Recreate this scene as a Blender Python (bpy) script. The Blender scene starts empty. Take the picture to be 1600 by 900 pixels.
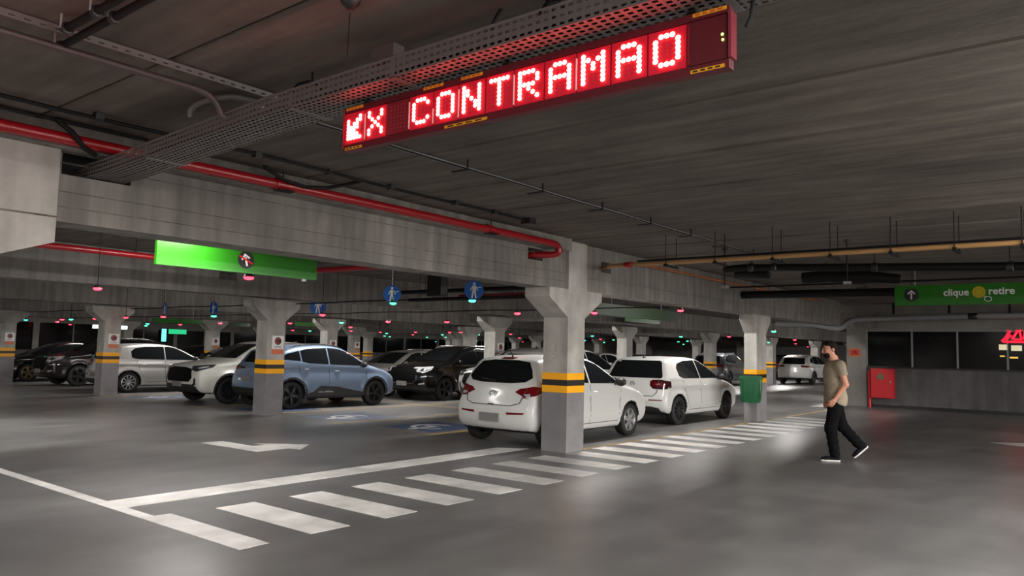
import bpy, bmesh, math, random
import numpy as np
from mathutils import Vector, Matrix
from mathutils.bvhtree import BVHTree
random.seed(7)
scene = bpy.context.scene
COL = scene.collection
PI = math.pi

# ------------------------------------------------------------------ camera
cam_data = bpy.data.cameras.new('camera'); cam_data.sensor_width = 36.0; cam_data.lens = 26.866
cam_data.clip_start = 0.05; cam_data.clip_end = 400
cam = bpy.data.objects.new('camera', cam_data); COL.objects.link(cam)
CAM_R = Matrix(((0.62095615, -0.07699928, -0.78005421), (-0.78350944, -0.03184294, -0.62056344), (0.02294372, 0.99652252, -0.08010273)))
cam.matrix_world = Matrix.Translation((0, 0, 1.55)) @ CAM_R.to_4x4()
scene.camera = cam

# ------------------------------------------------------------------ world, exposure
world = bpy.data.worlds.new('world'); scene.world = world; world.use_nodes = True
world.node_tree.nodes['Background'].inputs[0].default_value = (0.5, 0.48, 0.5, 1)
world.node_tree.nodes['Background'].inputs[1].default_value = 0.008
scene.view_settings.view_transform = 'Standard'; scene.view_settings.look = 'None'
scene.view_settings.gamma = 1.0; scene.view_settings.use_curve_mapping = False
scene.view_settings.exposure = 1.1
scene.cycles.max_bounces = 6; scene.cycles.diffuse_bounces = 4; scene.cycles.glossy_bounces = 3
scene.cycles.sample_clamp_indirect = 4.0
scene.cycles.caustics_reflective = False; scene.cycles.caustics_refractive = False

# fluorescent battens: a row just behind every beam line, long side along X   (row y, height, xs, watts)
LAMP_ROWS = [(-0.55, 3.12, [-5.0, -1.5, (2.0, 35), (5.5, 65), (9.0, 65)], 50.0, 'out over the driving lane'),
             (7.55, 2.95, [(-6.4, 40), (-1.4, 40), (11.8, 55), (16.3, 40), (22.5, 55), (30.0, 110), (38.0, 110), (46.0, 110), (54.0, 110)], 80.0, 'behind the front beam'),
             (7.62, 2.79, [(3.95, 42)], 42.0, 'behind the front beam by the crossed-out arrow sign'),
             (11.2, 3.17, [(1.0, 12), (6.2, 40)], 45.0, 'between the front beam and the second beam'),
             (15.45, 3.05, [-3.2, 1.5, 5.0, 12.4, 15.2, 20.3, 23.0, 29.0, (37.0, 140), (45, 140)], 60.0, 'behind the second beam'),
             (23.3, 3.05, [4.4, 12.4, 15.2, 21.4, 29.1, 37.0, 45.0], 52.0, 'behind the third beam'),
             (31.15, 3.05, [5.5, 13.2, 21.4, 29.1, 37.0, 45.0], 60.0, 'behind the fourth beam'),
             (39.0, 3.05, [21.4, 29.1, 37.0, 45.0, 53.0], 75.0, 'behind the farthest beam')]
# added fill out of frame, simulating a bright bay: broad area lights pointing down   (x, y, z, length, width, watts)
BAY_FILL = [(9.0, -17.0, 3.15, 30.0, 2.0, 20000.0), (4.0, -6.0, 3.15, 14.0, 1.6, 620.0), (-7.0, 2.0, 3.15, 1.6, 10.0, 1200.0)]
LAMP_COLOR = (1.0, 0.965, 0.925)

for (x, y, z, a, b, w) in BAY_FILL:
    ld = bpy.data.lights.new('bay_light', 'AREA'); ld.shape = 'RECTANGLE'; ld.size = a; ld.size_y = b; ld.energy = w; ld.color = LAMP_COLOR
    lo = bpy.data.objects.new('bay_light', ld); COL.objects.link(lo); lo.location = (x, y, z)

# a second red display hangs just out of frame at the upper left; its glow falls on the struts there
ld = bpy.data.lights.new('red_display_glow', 'POINT'); ld.energy = 4.0; ld.color = (1.0, 0.05, 0.07); ld.shadow_soft_size = 0.12
lo = bpy.data.objects.new('red_display_glow', ld); COL.objects.link(lo); lo.location = (0.75, 3.75, 2.82)

# ------------------------------------------------------------------ materials
def srgb(c):
    return tuple(((v/255.0)/12.92 if v/255.0 <= 0.04045 else ((v/255.0+0.055)/1.055)**2.4) for v in c)
MATS = {}
def mat(name, color, rough=0.5, metal=0.0, coat=0.0, emit=None, strength=0.0, spec=0.5, sample=False):
    if name in MATS: return MATS[name]
    m = bpy.data.materials.new(name); m.use_nodes = True
    b = m.node_tree.nodes['Principled BSDF']
    b.inputs['Base Color'].default_value = (*color, 1); b.inputs['Roughness'].default_value = rough
    b.inputs['Metallic'].default_value = metal; b.inputs['Coat Weight'].default_value = coat; b.inputs['Coat Roughness'].default_value = 0.10
    b.inputs['Specular IOR Level'].default_value = spec
    if emit is not None:
        b.inputs['Emission Color'].default_value = (*emit, 1); b.inputs['Emission Strength'].default_value = strength
        m.cycles.emission_sampling = 'AUTO' if sample else 'NONE'
    MATS[name] = m
    return m

def surface(name, col_a, col_b, scale=(1, 1, 1), noise=3.0, rough=(0.75, 0.9), bump=0.15, fine=40.0, detail=6.0, streak=None, streak_amt=0.0, spec=0.3, col_c=None, big=0.35):
    """colour varied by noise in world coordinates, plus fine bump; streak = second stretched noise"""
    if name in MATS: return MATS[name]
    m = bpy.data.materials.new(name); m.use_nodes = True; nt = m.node_tree; N = nt.nodes; L = nt.links
    b = N['Principled BSDF']; b.inputs['Specular IOR Level'].default_value = spec
    geo = N.new('ShaderNodeNewGeometry')
    mp = N.new('ShaderNodeMapping'); mp.inputs['Scale'].default_value = scale; L.new(geo.outputs['Position'], mp.inputs['Vector'])
    n1 = N.new('ShaderNodeTexNoise'); n1.inputs['Scale'].default_value = noise; n1.inputs['Detail'].default_value = detail; n1.inputs['Roughness'].default_value = 0.62
    L.new(mp.outputs[0], n1.inputs['Vector'])
    r1 = N.new('ShaderNodeValToRGB'); r1.color_ramp.elements[0].position = 0.3; r1.color_ramp.elements[1].position = 0.7
    r1.color_ramp.elements[0].color = (*col_a, 1); r1.color_ramp.elements[1].color = (*col_b, 1)
    L.new(n1.outputs['Fac'], r1.inputs['Fac'])
    out = r1.outputs['Color']
    n0 = N.new('ShaderNodeTexNoise'); n0.inputs['Scale'].default_value = big; n0.inputs['Detail'].default_value = 3.0
    L.new(geo.outputs['Position'], n0.inputs['Vector'])
    mr0 = N.new('ShaderNodeMapRange'); mr0.inputs['From Min'].default_value = 0.1; mr0.inputs['From Max'].default_value = 0.9; mr0.interpolation_type = 'SMOOTHSTEP'
    mr0.inputs['To Min'].default_value = 0.62; mr0.inputs['To Max'].default_value = 1.32
    L.new(n0.outputs['Fac'], mr0.inputs['Value'])
    mx0 = N.new('ShaderNodeMix'); mx0.data_type = 'RGBA'; mx0.blend_type = 'MULTIPLY'; mx0.inputs['Factor'].default_value = 1.0
    L.new(out, mx0.inputs['A']); L.new(mr0.outputs[0], mx0.inputs['B']); out = mx0.outputs['Result']
    if streak:
        mp2 = N.new('ShaderNodeMapping'); mp2.inputs['Scale'].default_value = streak; L.new(geo.outputs['Position'], mp2.inputs['Vector'])
        n2 = N.new('ShaderNodeTexNoise'); n2.inputs['Scale'].default_value = 1.0; n2.inputs['Detail'].default_value = 5.0; L.new(mp2.outputs[0], n2.inputs['Vector'])
        mr = N.new('ShaderNodeMapRange'); mr.inputs['From Min'].default_value = 0.35; mr.inputs['From Max'].default_value = 0.65
        mr.inputs['To Min'].default_value = 1.0 - streak_amt; mr.inputs['To Max'].default_value = 1.0 + streak_amt * 0.6
        L.new(n2.outputs['Fac'], mr.inputs['Value'])
        mx = N.new('ShaderNodeMix'); mx.data_type = 'RGBA'; mx.blend_type = 'MULTIPLY'; mx.inputs['Factor'].default_value = 1.0
        L.new(out, mx.inputs['A']); L.new(mr.outputs[0], mx.inputs['B']); out = mx.outputs['Result']
    L.new(out, b.inputs['Base Color'])
    mrr = N.new('ShaderNodeMapRange'); mrr.inputs['To Min'].default_value = rough[0]; mrr.inputs['To Max'].default_value = rough[1]
    mrr.inputs['From Min'].default_value = 0.05; mrr.inputs['From Max'].default_value = 0.95; mrr.interpolation_type = 'SMOOTHSTEP'
    L.new(n0.outputs['Fac'], mrr.inputs['Value']); L.new(mrr.outputs[0], b.inputs['Roughness'])
    if bump > 0:
        n3 = N.new('ShaderNodeTexNoise'); n3.inputs['Scale'].default_value = fine; n3.inputs['Detail'].default_value = 4.0; L.new(geo.outputs['Position'], n3.inputs['Vector'])
        bp = N.new('ShaderNodeBump'); bp.inputs['Strength'].default_value = bump; bp.inputs['Distance'].default_value = 0.01
        L.new(n3.outputs['Fac'], bp.inputs['Height']); L.new(bp.outputs[0], b.inputs['Normal'])
    MATS[name] = m
    return m

M_FLOOR = surface('polished_concrete_floor', (0.142, 0.1375, 0.135), (0.198, 0.193, 0.190), noise=1.6, rough=(0.26, 0.38), bump=0.015, fine=60, streak=(0.6, 2.2, 1), streak_amt=0.13, spec=0.5, big=0.28)
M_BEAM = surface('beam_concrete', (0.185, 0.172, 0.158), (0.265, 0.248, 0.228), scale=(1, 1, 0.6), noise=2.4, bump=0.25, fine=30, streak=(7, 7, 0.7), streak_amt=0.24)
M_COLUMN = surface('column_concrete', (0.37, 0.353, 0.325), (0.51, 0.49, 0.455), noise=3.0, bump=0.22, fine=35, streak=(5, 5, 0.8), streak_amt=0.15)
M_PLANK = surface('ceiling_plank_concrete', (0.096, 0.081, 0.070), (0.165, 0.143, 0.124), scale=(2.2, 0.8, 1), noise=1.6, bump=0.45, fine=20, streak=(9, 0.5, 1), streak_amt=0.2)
M_MORTAR = surface('joint_mortar', (0.075, 0.066, 0.056), (0.21, 0.19, 0.16), noise=9, bump=0.6, fine=40)
M_WALLGREY = surface('parapet_grey_paint', (0.075, 0.070, 0.072), (0.11, 0.104, 0.105), noise=2.0, bump=0.12, fine=40, streak=(4, 4, 0.6), streak_amt=0.18)
M_WALLLIGHT = surface('light_wall_paint', (0.20, 0.187, 0.17), (0.27, 0.255, 0.235), noise=2.0, bump=0.1, fine=40)
M_LINE = surface('white_line_paint', (0.56, 0.54, 0.52), (0.72, 0.70, 0.68), noise=5, rough=(0.45, 0.6), bump=0.08, fine=70, big=1.4)
M_YLINE = surface('worn_yellow_line_paint', (0.30, 0.20, 0.06), (0.46, 0.32, 0.12), noise=6, rough=(0.5, 0.65), bump=0.05, fine=70)
M_BLUEPAD = surface('blue_bay_paint', (0.042, 0.066, 0.13), (0.075, 0.105, 0.19), noise=5, rough=(0.45, 0.6), bump=0.05, fine=70)
M_BANDY = mat('yellow_band_paint', srgb((255, 178, 12)), 0.5)
M_BANDK = mat('black_band_paint', (0.018, 0.016, 0.014), 0.45)
M_COLGREY = surface('column_grey_paint', (0.195, 0.185, 0.192), (0.26, 0.25, 0.255), noise=3, rough=(0.5, 0.65), bump=0.1, fine=50)
M_DARK = mat('soot_black', (0.008, 0.0075, 0.007), 0.8)  # plain black; on the beam hole plates it stands for shade
M_BLACK = mat('black_plastic', (0.012, 0.012, 0.012), 0.45)
M_BLACKPIPE = mat('black_pipe', (0.006, 0.0055, 0.0055), 0.6, spec=0.2)
M_RED = mat('red_pipe_paint', (0.30, 0.004, 0.009), 0.3)
M_REDCAB = mat('red_cabinet_paint', (0.50, 0.012, 0.018), 0.4)
M_STEEL = mat('galvanised_steel', (0.42, 0.41, 0.40), 0.42, metal=0.85)
M_GREYMETAL = mat('grey_metal_paint', (0.26, 0.26, 0.27), 0.45)
M_TRAY = mat('perforated_tray_steel', (0.17, 0.155, 0.15), 0.5, metal=0.35)
M_TAN = mat('tan_pipe_paint', (0.40, 0.22, 0.085), 0.4)
M_GREEN = mat('green_sign_face', srgb((34, 112, 16)), 0.26)
M_WHITE = mat('white_sign_print', (0.8, 0.8, 0.78), 0.5)
M_BLUE = mat('blue_sign_print', srgb((0, 92, 178)), 0.4)
M_NIGHT = mat('dark_night_glass', (0.004, 0.004, 0.005), 0.12, spec=0.25)

# ------------------------------------------------------------------ mesh helpers
class MB:
    def __init__(self): self.v = []; self.f = []
    def add(self, vs, fs):
        o = len(self.v); self.v += [tuple(p) for p in vs]; self.f += [tuple(i + o for i in q) for q in fs]; return self
    def box(self, x0, x1, y0, y1, z0, z1):
        return self.add([(x0, y0, z0), (x1, y0, z0), (x1, y1, z0), (x0, y1, z0), (x0, y0, z1), (x1, y0, z1), (x1, y1, z1), (x0, y1, z1)],
                        [(0, 3, 2, 1), (4, 5, 6, 7), (0, 1, 5, 4), (1, 2, 6, 5), (2, 3, 7, 6), (3, 0, 4, 7)])
    def prism(self, poly, axis, a, b):
        """poly of 2D points extruded along axis from a to b. x: (y,z); y: (x,z); z: (x,y)"""
        n = len(poly)
        def P(p, t): return (t, p[0], p[1]) if axis == 'x' else ((p[0], t, p[1]) if axis == 'y' else (p[0], p[1], t))
        vs = [P(p, a) for p in poly] + [P(p, b) for p in poly]
        fs = [tuple(range(n)), tuple(range(2*n - 1, n - 1, -1))] + [(i, i + n, (i + 1) % n + n, (i + 1) % n) for i in range(n)]
        return self.add(vs, fs)
    def tube(self, pts, r, n=10, caps=True):
        pts = [Vector(p) for p in pts]; rs = r if isinstance(r, (list, tuple)) else [r] * len(pts)
        o = len(self.v); rings = []
        up = None
        for i, p in enumerate(pts):
            t = (pts[min(i + 1, len(pts) - 1)] - pts[max(i - 1, 0)]).normalized()
            if up is None or abs(up.dot(t)) > 0.95: up = Vector((0, 0, 1)) if abs(t.z) < 0.9 else Vector((1, 0, 0))
            a = t.cross(up).normalized(); b2 = a.cross(t).normalized(); up = b2
            ring = []
            for k in range(n):
                an = 2 * PI * k / n
                self.v.append(tuple(p + a * (math.cos(an) * rs[i]) + b2 * (math.sin(an) * rs[i]))); ring.append(len(self.v) - 1)
            rings.append(ring)
        for i in range(len(rings) - 1):
            for k in range(n):
                self.f.append((rings[i][k], rings[i][(k + 1) % n], rings[i + 1][(k + 1) % n], rings[i + 1][k]))
        if caps: self.f.append(tuple(rings[0][::-1])); self.f.append(tuple(rings[-1]))
        return self
    def lathe(self, prof, c, axis='z', n=24, a0=0, a1=2 * PI, closed=True):
        """prof: (r, t) with t along axis"""
        m = len(prof); o = len(self.v); seg = n if closed else n + 1
        for k in range(seg):
            an = a0 + (a1 - a0) * k / n; ca, sa = math.cos(an), math.sin(an)
            for r, t in prof:
                if axis == 'z': self.v.append((c[0] + r * ca, c[1] + r * sa, c[2] + t))
                elif axis == 'y': self.v.append((c[0] + r * ca, c[1] + t, c[2] + r * sa))
                else: self.v.append((c[0] + t, c[1] + r * ca, c[2] + r * sa))
        for k in range(n):
            k2 = (k + 1) % seg
            for i in range(m - 1):
                self.f.append((o + k * m + i, o + k2 * m + i, o + k2 * m + i + 1, o + k * m + i + 1))
        return self
    def ball(self, c, rx, ry, rz, nu=14, nv=8):
        o = len(self.v); self.v.append((c[0], c[1], c[2] - rz))
        for j in range(1, nv):
            ph = -PI / 2 + PI * j / nv
            for k in range(nu):
                th = 2 * PI * k / nu
                self.v.append((c[0] + rx * math.cos(ph) * math.cos(th), c[1] + ry * math.cos(ph) * math.sin(th), c[2] + rz * math.sin(ph)))
        self.v.append((c[0], c[1], c[2] + rz)); e = len(self.v) - 1
        for k in range(nu):
            self.f.append((o, o + 1 + (k + 1) % nu, o + 1 + k)); self.f.append((e, o + 1 + (nv - 2) * nu + k, o + 1 + (nv - 2) * nu + (k + 1) % nu))
        for j in range(nv - 2):
            for k in range(nu):
                a = o + 1 + j * nu + k; b = o + 1 + j * nu + (k + 1) % nu
                self.f.append((a, b, b + nu, a + nu))
        return self
    def mesh(self, name, smooth=None):
        me = bpy.data.meshes.new(name); me.from_pydata(self.v, [], self.f)
        bm = bmesh.new(); bm.from_mesh(me); bmesh.ops.recalc_face_normals(bm, faces=bm.faces); bm.to_mesh(me); bm.free()
        if smooth is not None:
            me.polygons.foreach_set('use_smooth', [True] * len(me.polygons))
            if smooth < 179: me.set_sharp_from_angle(angle=math.radians(smooth))
        return me
    def build(self, name, m, parent=None, smooth=None, loc=None, label=None):
        me = self.mesh(name, smooth); return link(name, me, m, parent, loc, label)

def link(name, me, m, parent=None, loc=None, label=None):
    o = bpy.data.objects.new(name, me); COL.objects.link(o)
    if m is not None:
        for k in (m if isinstance(m, (list, tuple)) else [m]):
            if me.users <= 1 or len(me.materials) < 1: me.materials.append(k)
            elif me.materials[0] != k: o.material_slots[0].link = 'OBJECT'; o.material_slots[0].material = k
    if parent is not None: o.parent = parent
    if loc is not None: o.location = loc
    if label: o['label'] = label
    return o
def tag(o, label=None, cat=None, group=None, kind=None):
    if label: o['label'] = label
    if cat: o['category'] = cat
    if group: o['group'] = group
    if kind: o['kind'] = kind
    return o
def thing(name, label, cat, loc=(0, 0, 0), rz=0.0, group=None):
    o = bpy.data.objects.new(name, None); COL.objects.link(o); o.empty_display_size = 0.1
    o.location = loc; o.rotation_euler = (0, 0, rz)
    return tag(o, label, cat, group)
def struct(o): o['kind'] = 'structure'; return o
def copy_tree(o, parent=None, matmap=None):
    c = o.copy(); COL.objects.link(c)
    if parent is not None: c.parent = parent
    if matmap:
        for s in c.material_slots:
            nm = s.material.name if s.material else None
            if nm in matmap: s.link = 'OBJECT'; s.material = matmap[nm]
    for ch in o.children: copy_tree(ch, c, matmap)
    return c
def arc(c, r, a0, a1, n, plane):
    out = []
    for i in range(n + 1):
        a = a0 + (a1 - a0) * i / n; u, w = r * math.cos(a), r * math.sin(a)
        out.append((c[0] + u, c[1] + w, c[2]) if plane == 'xy' else ((c[0] + u, c[1], c[2] + w) if plane == 'xz' else (c[0], c[1] + u, c[2] + w)))
    return out
def circle(c, r, n=20): return [(c[0] + r * math.cos(2 * PI * i / n), c[1] + r * math.sin(2 * PI * i / n)) for i in range(n)]
def text_mesh(s, size, extrude=0.002, bold=0.0):
    cu = bpy.data.curves.new('lettering', 'FONT'); cu.body = s; cu.size = size; cu.extrude = extrude; cu.offset = bold
    cu.align_x = 'CENTER'; cu.align_y = 'CENTER'; cu.resolution_u = 3
    o = bpy.data.objects.new('lettering', cu); COL.objects.link(o)
    bpy.context.view_layer.update()
    me = bpy.data.meshes.new_from_object(o.evaluated_get(bpy.context.evaluated_depsgraph_get()))
    bpy.data.objects.remove(o); bpy.data.curves.remove(cu)
    return me
# ------------------------------------------------------------------ setting: floor, ceiling, beams, columns
CEIL = 3.25
GX = [9.75 + 7.75 * i for i in range(7)]            # column lines
GY = [6.64, 14.5, 22.35, 30.2, 38.05]
floor = struct(MB().box(-14, 66, -26, 52, -0.3, 0).build('floor', M_FLOOR))
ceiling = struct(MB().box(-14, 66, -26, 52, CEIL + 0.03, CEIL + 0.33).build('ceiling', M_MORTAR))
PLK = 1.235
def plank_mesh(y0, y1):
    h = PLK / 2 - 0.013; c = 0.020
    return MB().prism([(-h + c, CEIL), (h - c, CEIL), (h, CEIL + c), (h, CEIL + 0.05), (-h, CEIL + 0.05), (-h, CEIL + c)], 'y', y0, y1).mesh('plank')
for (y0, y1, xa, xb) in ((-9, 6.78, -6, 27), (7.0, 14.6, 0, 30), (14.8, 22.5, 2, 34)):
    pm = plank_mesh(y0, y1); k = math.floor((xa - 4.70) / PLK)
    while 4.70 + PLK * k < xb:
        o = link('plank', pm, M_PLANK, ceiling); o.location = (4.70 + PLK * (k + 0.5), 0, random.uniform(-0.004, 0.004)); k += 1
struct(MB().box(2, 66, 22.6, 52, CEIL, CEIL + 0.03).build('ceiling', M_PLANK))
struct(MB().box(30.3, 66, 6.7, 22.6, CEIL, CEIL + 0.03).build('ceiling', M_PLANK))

def beam(x0, x1, y0, y1, z0=2.5, z1=CEIL, holes=()):
    """precast beam along X; holes = (xa, xb, za, zb) openings through it"""
    xs = sorted({x0, x1, *[h[0] for h in holes], *[h[1] for h in holes]}); zs = sorted({z0, z1, *[h[2] for h in holes], *[h[3] for h in holes]})
    b = MB()
    for i in range(len(xs) - 1):
        for j in range(len(zs) - 1):
            cx_, cz_ = (xs[i] + xs[i+1]) / 2, (zs[j] + zs[j+1]) / 2
            if any(h[0] < cx_ < h[1] and h[2] < cz_ < h[3] for h in holes): continue
            b.box(xs[i], xs[i+1], y0, y1, zs[j], zs[j+1])
    me = b.mesh('beam'); bm = bmesh.new(); bm.from_mesh(me); bmesh.ops.remove_doubles(bm, verts=bm.verts, dist=1e-4)
    # drop the walls between neighbouring blocks
    seen = {}
    for f in bm.faces: seen.setdefault(tuple(sorted(v.index for v in f.verts)), []).append(f)
    bmesh.ops.delete(bm, geom=[f for fs in seen.values() if len(fs) > 1 for f in fs], context='FACES')
    bm.to_mesh(me); bm.free()
    return struct(link('beam', me, M_BEAM))
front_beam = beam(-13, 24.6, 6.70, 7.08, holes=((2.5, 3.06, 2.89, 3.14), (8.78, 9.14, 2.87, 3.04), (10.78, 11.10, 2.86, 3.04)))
# shuttering board joints on the face of the front beam
for (z, xa, xb) in ((2.745, -3, 9.75), (2.62, -3, 9.75), (2.98, -3, 9.75), (2.72, 10.2, 24.5)):
    MB().box(xa, xb, 6.693, 6.701, z, z + 0.006).build('board_joint', M_MORTAR, front_beam)
MB().box(-13, 9.62, 6.50, 6.702, 3.065, CEIL).build('bearing_ledge', M_BEAM, front_beam)
for h in ((2.5, 3.06, 2.89, 3.14), (8.78, 9.14, 2.87, 3.04), (10.78, 11.10, 2.86, 3.04)): MB().box(h[0], h[1], 7.0, 7.06, h[2], h[3]).build('hole_back', M_DARK, front_beam)  # added dark plates: stop lamp light and keep the holes in shade
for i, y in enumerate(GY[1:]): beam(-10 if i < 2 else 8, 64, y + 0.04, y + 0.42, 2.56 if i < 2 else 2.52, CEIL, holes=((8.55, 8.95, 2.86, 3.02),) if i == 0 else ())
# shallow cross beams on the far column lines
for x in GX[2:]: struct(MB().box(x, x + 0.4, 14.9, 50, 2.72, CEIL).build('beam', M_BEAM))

BANDZ = (0.905, 1.01, 1.10, 1.205)
def column(x0, x1, y0, y1, corb=(True, True), full=False, cw=0.5, paint=True):
    c = struct(MB().box(x0, x1, y0, y1, 0, 2.5 if not full else CEIL).build('column', M_COLUMN))
    e = 0.004
    if paint:
        MB().box(x0 - e, x1 + e, y0 - e, y1 + e, 0.0, BANDZ[0]).build('base_coat', M_COLGREY, c)
        for k, m in enumerate((M_BANDY, M_BANDK, M_BANDY)):
            MB().box(x0 - 0.006, x1 + 0.006, y0 - 0.006, y1 + 0.006, BANDZ[k], BANDZ[k+1]).build('warning_band', m, c, label='black middle band' if k == 1 else None)
    for s, on in zip((-1, 1), corb):
        if not on: continue
        xe = x0 if s < 0 else x1
        MB().prism([(xe, 2.5), (xe + s * cw, 2.5), (xe + s * cw, 2.36), (xe, 2.06)], 'y', y0, y1).build('corbel', M_COLUMN, c)
    return c
COLS = {}
COLS[(0, 0)] = column(9.75, 10.22, 6.64, 7.10, full=True)
MB().box(9.80, 10.30, 6.66, 7.0, 2.5, CEIL).build('column_head', M_COLUMN, COLS[(0, 0)])
sc = MB()
for pts in (((6.90, 1.66), (6.86, 1.67), (6.84, 1.64), (6.88, 1.62), (6.84, 1.60)), ((6.90, 1.575), (6.86, 1.585), (6.835, 1.555), (6.88, 1.535)), ((6.91, 1.50), (6.87, 1.49), (6.84, 1.50), (6.835, 1.475)), ((6.93, 1.43), (6.85, 1.425), (6.84, 1.435))):
    sc.tube([(9.7485, y, z) for y, z in pts], .0045, 5)
sc.build('scrawl', M_GREYMETAL, COLS[(0, 0)])['kind'] = 'stuff'
COLS[(1, 0)] = column(17.62, 18.24, 6.66, 6.96, cw=0.30)
for j, y in enumerate(GY[1:], 1):
    for i, x in enumerate(GX):
        if (i, j) in ((0, 4),): continue
        COLS[(i, j)] = column(x, x + 0.45, y + 0.02, y + 0.44, cw=0.36)
for i in (3, 4): COLS[(i, 0)] = column(GX[i] + 0.05, GX[i] + 0.5, 6.9, 7.35)
# the pillar head that enters the picture at the upper left; its shaft stands out of frame
lc = column(0.9, 1.45, 6.52, 7.1, corb=(False, False), full=True)
MB().prism([(1.45, CEIL - 0.16), (2.45, CEIL - 0.16), (2.45, 2.315), (1.45, 1.96)], 'y', 6.60, 7.12).build('corbel', M_COLUMN, lc)
MB().box(1.45, 2.452, 6.594, 6.60, 2.512, 2.526).build('joint', M_MORTAR, lc)

# ---- wall on the right with the night windows above a grey parapet
WX = 26.3
wr = struct(MB().box(WX, WX + 0.2, -25.6, 6.62, 0, 1.24).build('wall_right', M_WALLGREY))
struct(MB().box(WX - 0.05, WX + 0.25, -25.6, 6.35, 1.24, 1.29).build('trim_1', M_BLACK))
struct(MB().box(WX - 0.02, WX + 0.2, -25.6, 6.62, 2.44, CEIL).build('wall_right', M_WALLLIGHT))
struct(MB().box(WX - 0.03, WX + 0.2, 6.36, 6.95, 0, CEIL).build('wall_right', M_WALLLIGHT))
struct(MB().box(WX - 0.05, WX + 0.3, 5.9, 7.05, 2.5, 2.95).build('beam', M_BEAM))
wy = [6.36, 5.05, 3.82, 2.55, 1.3, 0.0, -1.3, -2.6]
for k in range(len(wy) - 1):
    w = struct(MB().box(WX + 0.08, WX + 0.10, wy[k+1] + 0.02, wy[k] - 0.02, 1.29, 2.44).build('window_%d' % (k + 1), M_NIGHT))
    MB().box(WX + 0.03, WX + 0.12, wy[k] - 0.022, wy[k] + 0.022, 1.29, 2.44).build('mullion', M_GREYMETAL, w)
    MB().box(WX + 0.03, WX + 0.12, wy[k+1] + 0.02, wy[k] - 0.02, 2.39, 2.44).build('head_rail', M_GREYMETAL, w)
struct(MB().box(WX - 0.012, WX, -25.6, 6.36, 0.0, 0.09).build('baseboard_right', M_BLACK))

# ---- far walls
M_FARWALL = surface('pale_far_wall_paint', (0.42, 0.40, 0.37), (0.52, 0.49, 0.46), noise=2.0, bump=0.1, fine=40)
def far_wall(x0, x1, y, zs=1.05, zt=2.28, step=3.2, n0=20):
    struct(MB().box(x0, x1, y, y + 0.2, 0, zs).build('wall_back', M_WALLGREY)); struct(MB().box(x0, x1, y, y + 0.2, zt, CEIL).build('wall_back', M_WALLLIGHT))
    x = x0; k = 0
    while x < x1 - 0.1:
        xe = min(x + step, x1)
        w = struct(MB().box(x + 0.25, xe, y + 0.1, y + 0.14, zs, zt).build('window_%d' % (n0 + k), M_NIGHT))
        MB().box(x, x + 0.25, y - 0.01, y + 0.2, zs, zt).build('pier', M_WALLLIGHT, w)
        MB().box((x + xe) / 2 + 0.1, (x + xe) / 2 + 0.15, y + 0.06, y + 0.12, zs, zt).build('mullion', M_GREYMETAL, w)
        x = xe; k += 1
far_wall(4, 17.2, 38.3, n0=20)
struct(MB().box(17.0, 17.2, 38.3, 48.5, 0, CEIL).build('wall_left', M_WALLLIGHT))
far_wall(17.2, 62.5, 48.3, n0=40, step=4.1)
for k, (ya, yb) in enumerate(((6.7, 13), (13, 21), (21, 29), (29, 37), (37, 48.3))):
    struct(MB().box(62, 62.2, ya, yb, 0, CEIL).build('wall_far', M_FARWALL))
struct(MB().box(-13.5, -13.3, -25.8, 40, 0, CEIL).build('wall_behind', M_WALLLIGHT))
struct(MB().box(-13.5, 26.3, -25.8, -25.6, 0, CEIL).build('wall_side', M_WALLLIGHT))

# ------------------------------------------------------------------ floor markings (thin paint on the floor)
T = 0.0025
def mark(poly, name='stripe', m=None, z=T, z0=0.0): return MB().prism(poly, 'z', z0, z).build(name, m or M_LINE, floor)
def line(x0, y0, x1, y1, w, name='stripe', m=None, z=T):
    d = Vector((x1 - x0, y1 - y0)).normalized(); n = Vector((-d.y, d.x)) * (w / 2)
    return mark([(x0 + n.x, y0 + n.y), (x1 + n.x, y1 + n.y), (x1 - n.x, y1 - n.y), (x0 - n.x, y0 - n.y)], name, m, z)
line(3.42, 5.24, 3.42, 21.0, 0.12, 'lane_line')
mark([(3.48, 7.29), (9.73, 7.33), (9.45, 7.74), (3.48, 7.70)], 'lane_line')
mark([(3.48, 5.25), (3.63, 5.25), (3.63, 6.77), (3.48, 6.77)])
for k in range(20):
    x = 4.03 + 0.811 * k
    if 9.6 < x + 0.2 < 10.2: mark([(x, 5.27), (x + 0.41, 5.27), (x + 0.41, 6.62), (x, 6.62)])
    else: mark([(x, 5.26), (x + 0.41, 5.26), (x + 0.41, 6.70), (x, 6.70)])
mark([(6.41, 11.16), (6.77, 11.16), (6.77, 10.33), (6.98, 10.33), (6.97, 10.60), (7.52, 9.95), (7.06, 9.55), (7.03, 9.80), (6.47, 9.76)], 'floor_arrow')
mark([(17.15, 1.98), (16.85, 1.42), (17.06, 1.42), (17.06, 0.1), (17.34, 0.1), (17.34, 1.42), (17.58, 1.42)], 'floor_arrow')
mark([(24.6, 7.25), (25.9, 7.25), (25.9, 6.95), (26.9, 7.45), (25.9, 7.95), (25.9, 7.62), (24.6, 7.62)], 'floor_arrow')
mark([(32.0, 8.9), (33.2, 8.9), (33.2, 8.6), (34.2, 9.1), (33.2, 9.6), (33.2, 9.25), (32.0, 9.25)], 'floor_arrow')
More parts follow.
